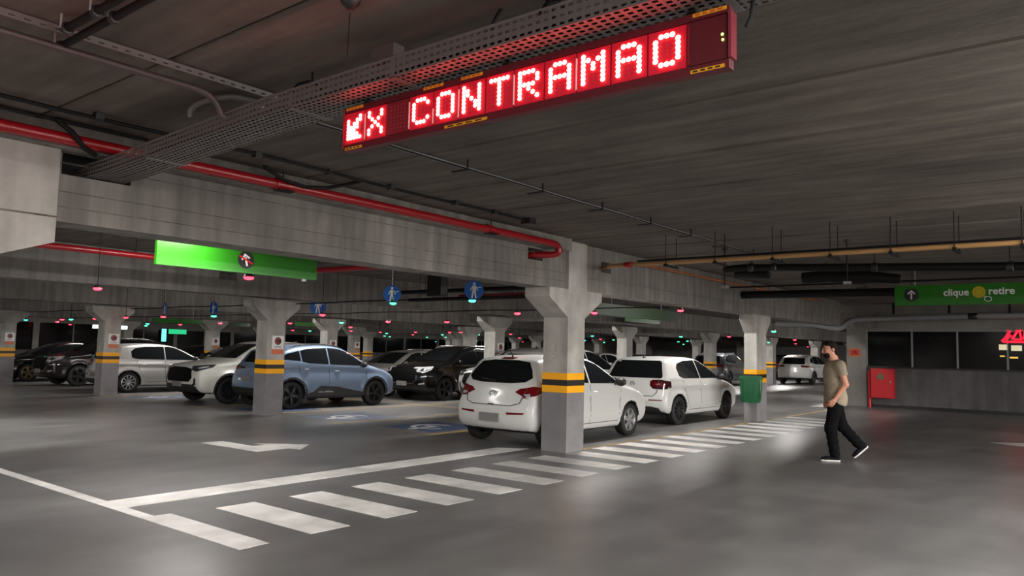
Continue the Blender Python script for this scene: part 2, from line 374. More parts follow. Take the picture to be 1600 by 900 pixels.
# yellow bay lines, blue accessible-bay pads with a white symbol
for (xa, xb, y) in ((10.3, 17.45, 6.62 + 0.09), (18.2, 24, 6.71), (9.9, 14.6, 9.72), (9.85, 14.6, 12.30), (9.9, 14.6, 14.86), (9.7, 14.8, 17.35), (9.7, 14.8, 19.7), (9.7, 14.8, 22.1), (15.0, 20, 14.86), (15, 20, 17.4), (15, 20, 9.72), (15, 20, 12.3), (9.7, 14.8, 25.1), (9.7, 14.8, 27.6)):
    line(xa, y, xb, y, 0.09, 'bay_line', M_YLINE)
line(14.85, 9.7, 14.85, 29.6, 0.09, 'bay_line', M_YLINE)
def pad(x, y):
    p = mark([(x, y), (x + 1.5, y), (x + 1.5, y + 1.35), (x, y + 1.35)], 'accessible_bay_pad', M_BLUEPAD, 0.0024)
    cx_, cy_ = x + 0.72, y + 0.66
    b = MB()
    pts = [(cx_ + 0.40 * math.cos(a), cy_ + 0.02 + 0.40 * math.sin(a)) for a in np.linspace(-0.2, 4.3, 15)]
    for a, c in zip(pts[:-1], pts[1:]):
        d = Vector((c[0]-a[0], c[1]-a[1])).normalized(); n = Vector((-d.y, d.x)) * 0.045
        b.prism([(a[0]+n.x, a[1]+n.y), (c[0]+n.x, c[1]+n.y), (c[0]-n.x, c[1]-n.y), (a[0]-n.x, a[1]-n.y)], 'z', 0.0024, 0.0034)
    b.prism([(cx_ - 0.5, cy_ - 0.06), (cx_ + 0.1, cy_ - 0.06), (cx_ + 0.1, cy_ + 0.06), (cx_ - 0.5, cy_ + 0.06)], 'z', 0.0024, 0.0036)
    b.prism([(cx_ + 0.1, cy_ + 0.28), (cx_ + 0.0, cy_ + 0.28), (cx_ + 0.0, cy_ - 0.06), (cx_ + 0.1, cy_ - 0.06)], 'z', 0.0024, 0.0037)
    b.prism(circle((cx_ - 0.58, cy_ - 0.0), 0.10, 14), 'z', 0.0024, 0.0036)
    b.build('wheelchair_symbol', M_LINE, p)
for x, y in ((10.32, 12.50), (10.25, 9.95), (10.25, 15.1), (10.2, 20.3)): pad(x, y)
# ------------------------------------------------------------------ cars
def chaikin(p, n=2):
    p = [Vector(q) for q in p]
    for _ in range(n):
        q = []
        for i in range(len(p)):
            a, b = p[i], p[(i + 1) % len(p)]; q += [a * 0.75 + b * 0.25, a * 0.25 + b * 0.75]
        p = q
    return np.array([(v.x, v.y) for v in p])
def sd_poly(X, Z, P):
    """signed distance to a closed polygon, negative inside"""
    d = np.full(X.shape, 1e9); ins = np.zeros(X.shape, bool); n = len(P)
    for i in range(n):
        a = P[i]; b = P[(i + 1) % n]; e = b - a; wx, wz = X - a[0], Z - a[1]
        t = np.clip((wx * e[0] + wz * e[1]) / max(e @ e, 1e-12), 0, 1)
        d = np.minimum(d, (wx - e[0] * t) ** 2 + (wz - e[1] * t) ** 2)
        c = ((a[1] <= Z) & (b[1] > Z)) | ((b[1] <= Z) & (a[1] > Z))
        if abs(e[1]) > 1e-12: ins ^= c & (X < a[0] + (Z - a[1]) * e[0] / e[1])
    return np.where(ins, -1, 1) * np.sqrt(d)
def smax(a, b, k):
    h = np.maximum(k - np.abs(a - b), 0) / k
    return np.maximum(a, b) + h * h * k * 0.25
def smin(a, b, k): return -smax(-a, -b, k)
def surface_nets(D, org, h, smooth=2):
    nx, ny, nz = D.shape; S = D < 0
    cs = np.zeros((nx-1, ny-1, nz-1, 3)); cn = np.zeros((nx-1, ny-1, nz-1)); 
    corners = [(i, j, k) for i in (0, 1) for j in (0, 1) for k in (0, 1)]
    sl = lambda A, c: A[c[0]:nx-1+c[0], c[1]:ny-1+c[1], c[2]:nz-1+c[2]]
    for a in corners:
        for ax in range(3):
            if a[ax]: continue
            b = list(a); b[ax] = 1; b = tuple(b)
            da, db = sl(D, a), sl(D, b); m = sl(S, a) != sl(S, b)
            t = np.where(m, da / np.where(m, da - db, 1), 0)
            for k in range(3): cs[..., k] += np.where(m, a[k] + (t if k == ax else 0), 0)
            cn += m
    act = cn > 0; idx = np.full(act.shape, -1); idx[act] = np.arange(act.sum())
    V = np.argwhere(act) + cs[act] / cn[act][:, None]; V = V * h + np.array(org)
    quads = []
    for ax in range(3):
        u, w = (ax + 1) % 3, (ax + 2) % 3
        A = [slice(None)] * 3; B = [slice(None)] * 3; A[ax] = slice(0, -1); B[ax] = slice(1, None)
        SA, SB = S[tuple(A)], S[tuple(B)]
        E = np.argwhere(SA != SB); E = E[(E[:, u] > 0) & (E[:, w] > 0) & (E[:, u] < D.shape[u] - 1) & (E[:, w] < D.shape[w] - 1)]
        flip = SA[E[:, 0], E[:, 1], E[:, 2]]
        def cell(du, dw):
            c = E.copy(); c[:, u] += du; c[:, w] += dw; return idx[c[:, 0], c[:, 1], c[:, 2]]
        q = np.stack([cell(-1, -1), cell(0, -1), cell(0, 0), cell(-1, 0)], 1); q[~flip] = q[~flip][:, ::-1]; quads.append(q)
    Q = np.concatenate(quads); Q = Q[(Q >= 0).all(1)]
    if smooth:
        ed = np.concatenate([Q[:, [0, 1]], Q[:, [1, 2]], Q[:, [2, 3]], Q[:, [3, 0]]]); deg = np.bincount(ed.ravel(), minlength=len(V)).astype(float)
        for lam in [0.55, -0.56] * smooth:
            s = np.zeros_like(V); np.add.at(s, ed[:, 0], V[ed[:, 1]]); np.add.at(s, ed[:, 1], V[ed[:, 0]])
            V = V + lam * (s / np.maximum(deg, 1)[:, None] - V)
    return V, Q
def net_mesh(name, V, Q):
    me = bpy.data.meshes.new(name); me.from_pydata(V.tolist(), [], Q.tolist()); me.update()
    me.polygons.foreach_set('use_smooth', [True] * len(me.polygons)); return me

M_TYRE = mat('tyre_rubber', (0.012, 0.012, 0.012), 0.7)
M_RIM = mat('silver_alloy', (0.55, 0.55, 0.56), 0.28, metal=0.8)
M_RIMD = mat('dark_alloy', (0.05, 0.05, 0.055), 0.3, metal=0.6)
M_RIMB = mat('bronze_alloy', (0.30, 0.22, 0.12), 0.35, metal=0.7)
M_GLASS = mat('dark_car_glass', (0.008, 0.009, 0.010), 0.05, spec=0.14)
M_TINT = mat('greenish_car_glass', (0.030, 0.062, 0.052), 0.05, spec=0.3)
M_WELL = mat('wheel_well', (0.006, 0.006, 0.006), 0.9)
M_CLAD = mat('black_cladding', (0.020, 0.020, 0.021), 0.5)
M_GRILLE = mat('grille_black', (0.004, 0.004, 0.004), 0.65, spec=0.08)
M_CHROME = mat('chrome', (0.75, 0.75, 0.76), 0.15, metal=1.0)
M_TAIL = mat('red_lamp_lens', (0.13, 0.003, 0.006), 0.12, coat=0.6)
M_TAILD = mat('smoked_lamp_lens', (0.035, 0.006, 0.009), 0.1, coat=0.6)
M_CLEAR = mat('clear_lamp_lens', (0.55, 0.56, 0.58), 0.12, metal=0.35, coat=0.8)
M_HEAD = mat('dark_headlamp_lens', (0.035, 0.037, 0.042), 0.1, coat=0.8)
M_PLATE = mat('plate_grey', (0.20, 0.19, 0.185), 0.5)
M_GAP = mat('panel_gap', (0.03, 0.03, 0.03), 0.7)
def paint(name, c, rough=0.32, metal=0.0): return mat(name, c, rough, metal, coat=0.28, spec=0.35)
P_WHITE = paint('white_car_paint', (0.62, 0.62, 0.605)); P_PEARL = paint('pearl_white_paint', (0.58, 0.575, 0.53)); P_BLUE = paint('pale_blue_paint', (0.165, 0.225, 0.325), 0.35, 0.15)
P_BLACK = paint('black_car_paint', (0.005, 0.0045, 0.0045), 0.2); P_SILVER = paint('silver_car_paint', (0.46, 0.45, 0.44), 0.34, 0.35); P_BEIGE = paint('grey_beige_paint', (0.27, 0.255, 0.23), 0.35, 0.3)
P_GREY = paint('dark_grey_paint', (0.055, 0.058, 0.066), 0.3, 0.3); P_MAROON = paint('dark_plum_paint', (0.016, 0.010, 0.012), 0.3, 0.1)

def wheel_meshes(R, wd, spokes, style):
    """tyre and rim, axis along y, outer face at +y"""
    r0 = R * 0.70; h = wd / 2
    tyre = MB().lathe([(r0, -h), (R - 0.03, -h), (R - 0.006, -h + 0.02), (R, -h + 0.05), (R, h - 0.05), (R - 0.006, h - 0.02), (R - 0.03, h), (r0 + 0.01, h), (r0, h - 0.015)], (0, 0, 0), 'y', 32).mesh('tyre', 40)
    b = MB(); b.lathe([(r0, -h), (r0, h - 0.012), (r0 - 0.012, h - 0.008), (r0 - 0.022, h - 0.02), (r0 - 0.03, h - 0.09)], (0, 0, 0), 'y', 32)
    b.lathe([(0.0, h - 0.02), (0.028, h - 0.02), (0.034, h - 0.03), (0.045, h - 0.075), (0.0, h - 0.08)], (0, 0, 0), 'y', 16)
    for k in range(spokes):
        a = 2 * PI * k / spokes + 0.3; ca, sa = math.cos(a), math.sin(a)
        prof = {'wide': (0.030, 0.050), 'thin': (0.017, 0.020), 'turbine': (0.022, 0.042)}[style]; tw = 0.035 if style == 'turbine' else 0
        vs = []
        for r, wv, yy, t in ((0.02, prof[0], h - 0.028, 0), (r0 * 0.55, (prof[0] + prof[1]) / 2, h - 0.016, tw * 0.5), (r0 - 0.012, prof[1], h - 0.022, tw)):
            for s, dy in ((-1, 0), (1, 0), (1, -0.03), (-1, -0.03)):
                u, w2 = r, s * wv + t; vs.append((u * ca - w2 * sa, yy + dy, u * sa + w2 * ca))
        b.add(vs, [(0, 1, 5, 4), (4, 5, 9, 8), (1, 2, 6, 5), (5, 6, 10, 9), (3, 0, 4, 7), (7, 4, 8, 11), (2, 3, 7, 6), (6, 7, 11, 10)])
    rim = b.mesh('rim', 40)
    disc = MB().lathe([(0, h - 0.095), (r0 - 0.02, h - 0.095), (r0 - 0.02, h - 0.12), (0, h - 0.12)], (0, 0, 0), 'y', 24).mesh('brake_disc', 40)  # dark backing disc, stands for the shade behind the spokes
    return tyre, rim, disc
WHEELS = {}
def get_wheel(R, spokes, style, m=None):
    k = (round(R, 3), spokes, style, m.name if m else '')
    if k not in WHEELS: WHEELS[k] = wheel_meshes(R, 0.20, spokes, style)
    return WHEELS[k]

class Body:
    """car body from side silhouette, plan taper and section, meshed as one closed skin"""
    def __init__(self, s, h=0.027):
        self.s = s; W = s['W'] / 2; P = chaikin(s['side'], 2); xs = P[:, 0]; self.x0, self.x1 = xs.min(), xs.max()
        zt = P[:, 1].max(); self.H = zt
        gx = np.arange(self.x0 - 0.3, self.x1 + 0.3, 0.015); gz = np.arange(-0.05, zt + 0.2, 0.015)
        GXX, GZZ = np.meshgrid(gx, gz, indexing='ij'); S2 = sd_poly(GXX, GZZ, P)
        X = np.arange(self.x0 - 3*h, self.x1 + 4*h, h); ny = int(np.ceil(W / h)) + 4; Y = np.arange(-ny, ny + 1) * h; Z = np.arange(0.05, zt + 4*h, h)
        x, y, z = np.meshgrid(X, Y, Z, indexing='ij'); ay = np.abs(y)
        bow = s.get('bow', 0.055); xm = s.get('xm', 0.0); q = np.minimum(ay / W, 1.15)
        xb = xm + (x - xm) * (1 + bow * q ** 2.6); crown = s.get('crown', 0.035); zb_ = z + crown * (ay ** 2) * np.clip((z - 0.6) / 0.3, 0, 1)
        fx = np.clip((xb - gx[0]) / 0.015, 0, len(gx) - 1.001); fz = np.clip((zb_ - gz[0]) / 0.015, 0, len(gz) - 1.001)
        ix, iz = fx.astype(int), fz.astype(int); tx, tz = fx - ix, fz - iz
        ds = (S2[ix, iz] * (1-tx) + S2[ix+1, iz] * tx) * (1-tz) + (S2[ix, iz+1] * (1-tx) + S2[ix+1, iz+1] * tx) * tz
        taper = np.interp(x, *zip(*s['plan'])); belt = np.interp(x, *zip(*s['belt'])); tum = s.get('tumble', 0.42)
        inset = np.where(z > belt, tum * (z - belt) + 0.10 * (z - belt) ** 2, 0)
        inset = inset + 0.06 * np.clip((0.48 - z) / 0.26, 0, 1.4) ** 2 + 0.03 * np.clip((z - 0.62) / 0.32, 0, 1) ** 2
        for (xa, za, xc, zc, amp, wid) in s.get('crease', ()):      # a shoulder line: the skin steps out just above it
            zl = za + (zc - za) * np.clip((x - xa) / (xc - xa), 0, 1); f = np.clip((x - xa) / 0.3, 0, 1) * np.clip((xc - x) / 0.3, 0, 1)
            inset = inset + amp * f * (1 / (1 + np.exp((z - zl) / wid))) * np.exp(-np.clip(zl - z, 0, 9) / 0.16)
        R = s['R']; flare = s.get('flare', 0.018)
        for ax in s['axles']:
            rr = np.hypot(x - ax, z - R); inset = inset - flare * np.exp(-((rr - R - 0.06) / 0.09) ** 2) * (z < belt)
        D = smax(ds, (ay - (W * taper - inset)) * 0.94, s.get('k', 0.09))
        wellr = R + s.get('gap', 0.045); self.wellr = wellr
        for ax in s['axles']:
            rr = np.hypot(x - ax, z - R); cut = np.maximum(rr - wellr, (W * 0.62) - ay); D = np.maximum(D, -cut)
        V, Q = surface_nets(D, (X[0], Y[0], Z[0]), h); me = net_mesh('body', V, Q); self.me = me
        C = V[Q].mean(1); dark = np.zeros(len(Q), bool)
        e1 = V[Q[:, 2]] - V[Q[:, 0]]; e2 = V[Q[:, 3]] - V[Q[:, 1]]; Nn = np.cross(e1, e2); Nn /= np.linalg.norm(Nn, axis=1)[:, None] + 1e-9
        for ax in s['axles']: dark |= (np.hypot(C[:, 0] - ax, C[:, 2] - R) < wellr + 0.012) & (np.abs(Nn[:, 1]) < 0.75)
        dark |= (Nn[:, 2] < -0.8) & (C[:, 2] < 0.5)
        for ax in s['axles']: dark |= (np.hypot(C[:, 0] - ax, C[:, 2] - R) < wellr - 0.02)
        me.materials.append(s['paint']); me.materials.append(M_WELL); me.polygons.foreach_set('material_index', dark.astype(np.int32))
        self.bvh = BVHTree.FromPolygons([tuple(v) for v in V], [tuple(q) for q in Q.tolist()])
    def hit(self, mode, a, b, side=1):
        if mode == 'S': o, d = Vector((a, side * 3, b)), Vector((0, -side, 0))
        elif mode == 'F': o, d = Vector((5, a, b)), Vector((-1, 0, 0))
        elif mode == 'R': o, d = Vector((-5, a, b)), Vector((1, 0, 0))
        elif mode == 'T': o, d = Vector((a, b, 5)), Vector((0, 0, -1))
        else:                                                       # ('D', front or rear sign): a corner seen diagonally, a runs sideways
            d = Vector((-mode[1], -side, 0)).normalized(); o = Vector((-d.y, d.x, 0)) * a + Vector((0, 0, b)) - d * 5
        p, n, i, t = self.bvh.ray_cast(o, d)
        if p is None:
            p, n, i, t = self.bvh.find_nearest(o + d * (3 if mode == 'S' else 5)); n = -d
        if n.dot(d) > 0: n = -n
        return p, n, d
    def patch(self, mb, poly, mode, side=1, off=0.005, grid=0.06, depth=0.03):
        bm = bmesh.new(); vs = [bm.verts.new((p[0], p[1], 0)) for p in poly]; bm.faces.new(vs); bmesh.ops.triangulate(bm, faces=bm.faces[:])
        xs = [p[0] for p in poly]; ys = [p[1] for p in poly]
        for ax, lo, hi in ((0, min(xs), max(xs)), (1, min(ys), max(ys))):
            n = int((hi - lo) / grid)
            for k in range(1, n + 1):
                c = lo + (hi - lo) * k / (n + 1); co = [0, 0, 0]; no = [0, 0, 0]; co[ax] = c; no[ax] = 1
                bmesh.ops.bisect_plane(bm, geom=bm.verts[:] + bm.edges[:] + bm.faces[:], plane_co=co, plane_no=no)
        bm.verts.index_update(); bm.faces.index_update(); o = len(mb.v); norms = []
        for v in bm.verts:
            p, n, d = self.hit(mode, v.co.x, v.co.y, side); n = (n * 0.6 - d * 0.4).normalized(); mb.v.append(tuple(p + n * off)); norms.append((p, n))
        nv = len(bm.verts); base = len(mb.v)
        bad = set()
        for f in bm.faces:
            q = [Vector(mb.v[o + v.index]) for v in f.verts]
            if max((q[i] - q[i-1]).length for i in range(len(q))) > 0.30: bad.add(f.index)      # a sliver that ran off along the flank
            else: mb.f.append(tuple(o + v.index for v in f.verts))
        rim = {}
        for e in bm.edges:
            if e.is_boundary and e.link_faces[0].index not in bad:
                for v in e.verts:
                    if v.index not in rim:
                        p, n = norms[v.index]; rim[v.index] = len(mb.v); mb.v.append(tuple(p - n * depth))
                a, b2 = e.verts[0].index, e.verts[1].index; mb.f.append((o + a, o + b2, rim[b2], rim[a]))
        bm.free(); return mb
def mirror_y(poly): return [(-p[0], p[1]) for p in poly][::-1]
def ring(c, r0, r1, a0, a1, n=18):
    return [(c[0] + r1 * math.cos(a0 + (a1-a0)*i/n), c[1] + r1 * math.sin(a0 + (a1-a0)*i/n)) for i in range(n+1)] + [(c[0] + r0 * math.cos(a1 - (a1-a0)*i/n), c[1] + r0 * math.sin(a1 - (a1-a0)*i/n)) for i in range(n+1)]
def strip(pts, w):
    """closed outline of a polyline of width w"""
    L, Rr = [], []
    for i, p in enumerate(pts):
        a = Vector(pts[max(i-1, 0)]); b = Vector(pts[min(i+1, len(pts)-1)]); d = (b - a).normalized(); n = Vector((-d.y, d.x)) * w / 2
        L.append((p[0] + n.x, p[1] + n.y)); Rr.append((p[0] - n.x, p[1] - n.y))
    return L + Rr[::-1]
def build_car(s):
    """returns the car's Empty at the ground under its wheelbase centre, +X is forward"""
    B = Body(s); root = thing('car', 'x', 'car'); link('body', B.me, None, root)
    W = s['W'] / 2
    def patches(name, m, items, label=None, off=0.005, grid=0.06, smooth=60):
        mb = MB()
        for (mode, poly, side) in items: B.patch(mb, poly, mode, side, off, grid)
        return mb.build(name, m, root, smooth, label=label)
    g = s['glass']
    if 'wind' in g: patches('windscreen', s.get('gm', M_GLASS), [('F', g['wind'], 1)])
    if 'rear' in g: patches('rear_window', s.get('gr', M_GLASS), [('R', g['rear'], 1)])
    for side in (1, -1):
        for poly in g['side']: patches('side_window', s.get('gs', M_GLASS), [('S', poly, side)])
    def corner(sign, outline, side):
        """outline of a lamp that wraps a corner: points read off the end or the flank, seen diagonally"""
        d = Vector((-sign, -side, 0)).normalized(); u = Vector((-d.y, d.x, 0)); out = []
        for m, a, b in outline:
            p, n, _ = B.hit(m, a if m == 'S' else a * side, b, side); out.append((p.dot(u), p.z))
        return (('D', sign), out, side)
    for side in (1, -1):
        for key, sign, nm, dm in (('tail', -1, 'tail_light', M_TAIL), ('headl', 1, 'headlight', M_HEAD)):
            t = s.get(key)
            if t:
                lamp = patches(nm, t.get('m', dm), [corner(sign, t['P'], side)], off=0.006, grid=0.04)
                for (m2, P2) in t.get('inner', ()):
                    mb = MB(); c = corner(sign, P2, side); B.patch(mb, c[1], c[0], side, 0.012, 0.04); q = mb.build('lamp_insert', m2, lamp, 60)
        for (nm, m, mode, poly) in s.get('both', ()):
            patches(nm, m, [(mode, poly if (mode == 'S' or side > 0) else mirror_y(poly), side)], off=0.008, grid=0.05)
        gaps = [('S', strip(p, 0.011), side) for p in s.get('gaps', ())]
        if gaps: patches('panel_gap', M_GAP, gaps, off=0.0015, grid=0.12)
        for (hx, hz) in s.get('handles', ()):
            p, n, d = B.hit('S', hx, hz, side); mb = MB().ball((p.x, p.y + side * 0.012, p.z), 0.085, 0.018, 0.016, 12, 6); mb.build('door_handle', s.get('handle_m', s['paint']), root, 60)
        if 'mirror' in s:
            mx, mz = s['mirror']; p, n, d = B.hit('S', mx, mz, side)
            mb = MB().ball((p.x, p.y + side * 0.13, p.z + 0.02), 0.06, 0.115, 0.078, 14, 8); mb.tube([(p.x, p.y - side * 0.03, p.z - 0.02), (p.x, p.y + side * 0.09, p.z - 0.01)], 0.022, 8)
            mb.build('door_mirror', s.get('mirror_m', s['paint']), root, 60)
        for ax in s['axles']:
            ty, ri, di = get_wheel(s['R'], *s['rim']); yy = side * (W - s.get('track_in', 0.115))
            t = link('wheel', ty, M_TYRE, root); t.location = (ax, yy, s['R']); t.rotation_euler = (0, random.uniform(0, 1), 0 if side > 0 else PI)
            link('rim', ri, s['rim'][2], t); link('brake_disc', di, M_WELL, t)
        if s.get('arch'):
            for ax in s['axles']: patches('wheel_arch_trim', M_CLAD, [('S', ring((ax, s['R']), B.wellr - 0.02, B.wellr + s['arch'], -0.10, PI + 0.10), side)], off=0.020, grid=0.05)
        if s.get('rails'):
            xa, xb, ry = s['rails']; pts = []
            for k in range(9):
                x = xa + (xb - xa) * k / 8; p, n, d = B.hit('T', x, side * ry); pts.append((p.x, p.y, p.z + (0.035 if 0 < k < 8 else -0.005)))
            MB().tube(pts, 0.016, 8).build('roof_rail', s.get('rail_m', M_CHROME), root, 60)
    for (nm, m, mode, poly) in s.get('single', ()): patches(nm, m, [(mode, poly, 1)], off=0.008, grid=0.05)
    for (mode, a, b, w, h) in s.get('plates', ()):
        p, n, d = B.hit(mode, a, b); sg = -1 if mode == 'R' else 1
        MB().box(p.x + min(0, sg*0.03), p.x + max(0, sg*0.03), a - w/2, a + w/2, b - h/2, b + h/2).build('license_plate', M_PLATE, root)
    if 'antenna' in s:
        p, n, d = B.hit('T', s['antenna'], 0); MB().tube([(p.x, 0, p.z - 0.01), (p.x - 0.012, 0, p.z + 0.03), (p.x - 0.13, 0, p.z + 0.19)], [0.02, 0.012, 0.004], 8).build('antenna', M_BLACK, root, 60)
    if 'fin' in s:
        p, n, d = B.hit('T', s['fin'], 0); MB().add([(p.x - .09, 0.022, p.z - .01), (p.x - .09, -0.022, p.z - .01), (p.x + .09, 0, p.z - .01), (p.x - .09, 0, p.z + .065)], [(0, 1, 2), (0, 2, 3), (1, 3, 2), (0, 3, 1)]).build('antenna', M_BLACK, root, 30)
    if 'extra' in s: s['extra'](B, root)
    return root
PLAN = lambda f, r, a=0.06, b=0.05: [(-r - .05, 0.86), (-r + .12, 1 - b), (-r + .65, 0.99), (-0.3, 1.0), (0.6, 1.0), (f - .65, 1 - a * 0.35), (f - .15, 1 - a * 1.5), (f + .05, 0.82)]
def emblem_ring(mode, x, z, r, kind):
    def f(B, root):
        p, n, d = B.hit(mode, x, z); sg = -1 if mode == 'R' else 1; px = p.x + sg * 0.008; mb = MB()
        if kind == 'oval_h':
            pts = [(px, x + r * 1.5 * math.cos(a), z + r * math.sin(a)) for a in np.linspace(0, 2 * PI, 21)]; mb.tube(pts, 0.007, 6, False)
            mb.tube([(px, x - .6*r, z - .55*r), (px, x - .35*r, z + .55*r)], .007, 6); mb.tube([(px, x + .35*r, z - .55*r), (px, x + .6*r, z + .55*r)], .007, 6); mb.tube([(px, x - .5*r, z - .06*r), (px, x + .5*r, z + .06*r)], .007, 6)
        else:
            mb.tube([(px, x + r * math.cos(a), z + r * math.sin(a)) for a in np.linspace(0, 2 * PI, 21)], 0.006, 6, False)
            mb.tube([(px, x - .45*r, z + .8*r), (px, x - .15*r, z + .1*r), (px, x, z + .5*r), (px, x + .15*r, z + .1*r), (px, x + .45*r, z + .8*r)], .006, 6)
            mb.tube([(px, x - .9*r, z + .3*r), (px, x - .4*r, z - .8*r), (px, x, z + 0.0), (px, x + .4*r, z - .8*r), (px, x + .9*r, z + .3*r)], .006, 6)
        mb.build('emblem', M_CHROME if kind == 'oval_h' else M_GREYMETAL, root, 60)
    return f
HATCH_A = dict(W=1.68, R=0.30, axles=(1.23, -1.23), paint=P_WHITE, rim=(6, 'wide', M_RIM), k=0.085, crown=0.05, bow=0.06, tumble=0.40,
    side=[(1.70, .19), (1.98, .24), (2.07, .40), (2.06, .58), (2.00, .72), (1.84, .83), (1.40, .93), (1.04, .99), (0.72, 1.16), (0.34, 1.36), (0.02, 1.45), (-0.45, 1.475), (-1.0, 1.462), (-1.44, 1.405), (-1.50, 1.36), (-1.66, 1.12), (-1.755, .95), (-1.80, .80), (-1.86, .66), (-1.885, .52), (-1.87, .36), (-1.78, .24), (-1.5, .20), (0, .18)],
    plan=PLAN(2.07, 1.88), belt=[(-1.9, 1.03), (-1.0, 1.0), (1.0, .94), (2, .80)], crease=[(-1.7, .80, 1.2, .70, .022, .018), (-1.2, .40, 1.0, .36, .014, .02)],
    glass=dict(wind=[(-.63, 1.02), (.63, 1.02), (.50, 1.385), (-.50, 1.385)], rear=[(-.30, 1.005), (.30, 1.005), (.56, 1.03), (.66, 1.10), (.60, 1.22), (.50, 1.345), (.25, 1.375), (-.25, 1.375), (-.50, 1.345), (-.60, 1.22), (-.66, 1.10), (-.56, 1.03)],
        side=[[(0.86, .975), (0.24, 1.325), (0.02, 1.375), (-.11, 1.385), (-.13, .995)], [(-.18, 1.0), (-.16, 1.385), (-.62, 1.37), (-.95, 1.29), (-1.20, 1.13), (-1.02, 1.05)]]),
    tail=dict(P=[('R',.42,.872),('R',.50,.925),('R',.64,.95),('S',-1.66,.968),('S',-1.42,.945),('S',-1.52,.875),('S',-1.68,.82),('S',-1.77,.785),('R',.70,.772),('R',.60,.795)], inner=[(M_CLEAR, [('R',.58,.838),('R',.69,.852),('R',.71,.80),('R',.64,.803)])]),
    headl=dict(P=[('F',.44,.66),('F',.62,.78),('S',1.86,.82),('S',1.50,.86),('S',1.80,.76),('F',.70,.68)], m=M_CLEAR),
    gaps=[[(0.90, .94), (0.84, .62), (0.80, .33)], [(-.15, .985), (-.15, .33)], [(-1.02, 1.03), (-.92, .78), (-.84, .52), (-.72, .36)], [(.80, .31), (-.72, .31)]],
    handles=[(0.0, .845), (-.86, .885)], mirror=(0.70, .99), mirror_m=M_BLACK, antenna=-1.30,
    single=[('brake_lamp', M_TAIL, 'R', [(-.14, 1.388), (.14, 1.388), (.14, 1.415), (-.14, 1.415)]), ('panel_gap', M_GAP, 'R', strip([(-.63, .93), (-.55, .70), (-.40, .655), (.40, .655), (.55, .70), (.63, .93)], .012)), ('boot_handle', M_BLACK, 'R', [(-.06, .655), (.06, .655), (.06, .675), (-.06, .675)])],
    both=[('bumper_reflector', M_TAIL, 'R', [(.34, .515), (.64, .53), (.66, .555), (.34, .55)])], plates=[('R', 0.0, .46, .40, .13)], extra=lambda B, r: (emblem_ring('R', 0, .83, .048, 'oval_h')(B, r), wiper(B, r)))
def wiper(B, root):
    p, n, d = B.hit('R', 0.0, 1.02); q, _, _ = B.hit('R', .34, 1.06); MB().tube([p + n * .02, q + n * .022], .007, 6).build('wiper', M_BLACK, root, 60)
HATCH_B = dict(W=1.75, R=0.31, axles=(1.27, -1.27), paint=P_WHITE, rim=(10, 'thin', M_RIMD), k=0.075, crown=0.045, bow=0.05, tumble=0.42,
    side=[(1.8, .19), (2.06, .24), (2.13, .40), (2.12, .58), (2.06, .72), (1.9, .82), (1.45, .93), (1.06, 1.0), (0.70, 1.18), (0.30, 1.37), (-0.05, 1.455), (-0.5, 1.475), (-1.05, 1.46), (-1.50, 1.40), (-1.56, 1.36), (-1.70, 1.10), (-1.80, .93), (-1.84, .78), (-1.90, .64), (-1.93, .50), (-1.90, .34), (-1.80, .25), (-1.5, .20), (0, .18)],
    plan=PLAN(2.13, 1.93), belt=[(-1.9, 1.0), (-1.0, .98), (1.0, .94), (2, .82)], crease=[(-1.85, .80, 1.6, .76, .026, .015), (-1.1, .36, 1.0, .34, .014, .02)],
    glass=dict(wind=[(-.65, 1.03), (.65, 1.03), (.52, 1.39), (-.52, 1.39)], rear=[(-.64, 1.00), (.64, 1.00), (.66, 1.04), (.56, 1.35), (.52, 1.375), (-.52, 1.375), (-.56, 1.35), (-.66, 1.04)],
        side=[[(0.90, .985), (0.24, 1.33), (0.0, 1.385), (-.14, 1.395), (-.16, .99)], [(-.20, .99), (-.18, 1.395), (-.75, 1.375), (-1.08, 1.32), (-1.20, 1.23), (-1.20, 1.05), (-1.02, 1.0)]]),
    tail=dict(P=[('R',.41,.93),('R',.45,.966),('R',.68,.97),('S',-1.72,.962),('S',-1.60,.94),('S',-1.60,.81),('S',-1.76,.775),('R',.70,.768),('R',.50,.775),('R',.42,.84)], m=M_TAILD, inner=[(M_TAIL, [('R',.47,.915),('R',.70,.92),('R',.73,.83),('R',.50,.825)]), (M_CLEAR, [('R',.56,.885),('R',.64,.885),('R',.64,.86),('R',.56,.86)])]),
    headl=dict(P=[('F',.46,.68),('F',.56,.79),('S',1.92,.83),('S',1.60,.83),('S',1.90,.74),('F',.72,.69)], m=M_CLEAR),
    gaps=[[(0.92, .95), (0.88, .62), (0.82, .33)], [(-.18, .98), (-.18, .33)], [(-1.08, 1.0), (-.98, .75), (-.86, .48), (-.76, .36)], [(.82, .31), (-.76, .31)]],
    handles=[(0.02, .83), (-.84, .84)], mirror=(0.74, 1.0), mirror_m=M_BLACK, fin=-1.25,
    single=[('panel_gap', M_GAP, 'R', strip([(-.60, .98), (-.60, .70), (-.52, .62), (.52, .62), (.60, .70), (.60, .98)], .012)), ('bumper_diffuser', M_CLAD, 'R', [(-.72, .24), (.72, .24), (.66, .37), (.5, .40), (-.5, .40), (-.66, .37)])],
    both=[('bumper_reflector', M_TAIL, 'R', [(.44, .525), (.74, .53), (.74, .55), (.44, .55)])], plates=[('R', 0.0, .53, .40, .13)], extra=emblem_ring('R', 0, .87, .056, 'round_vw'))
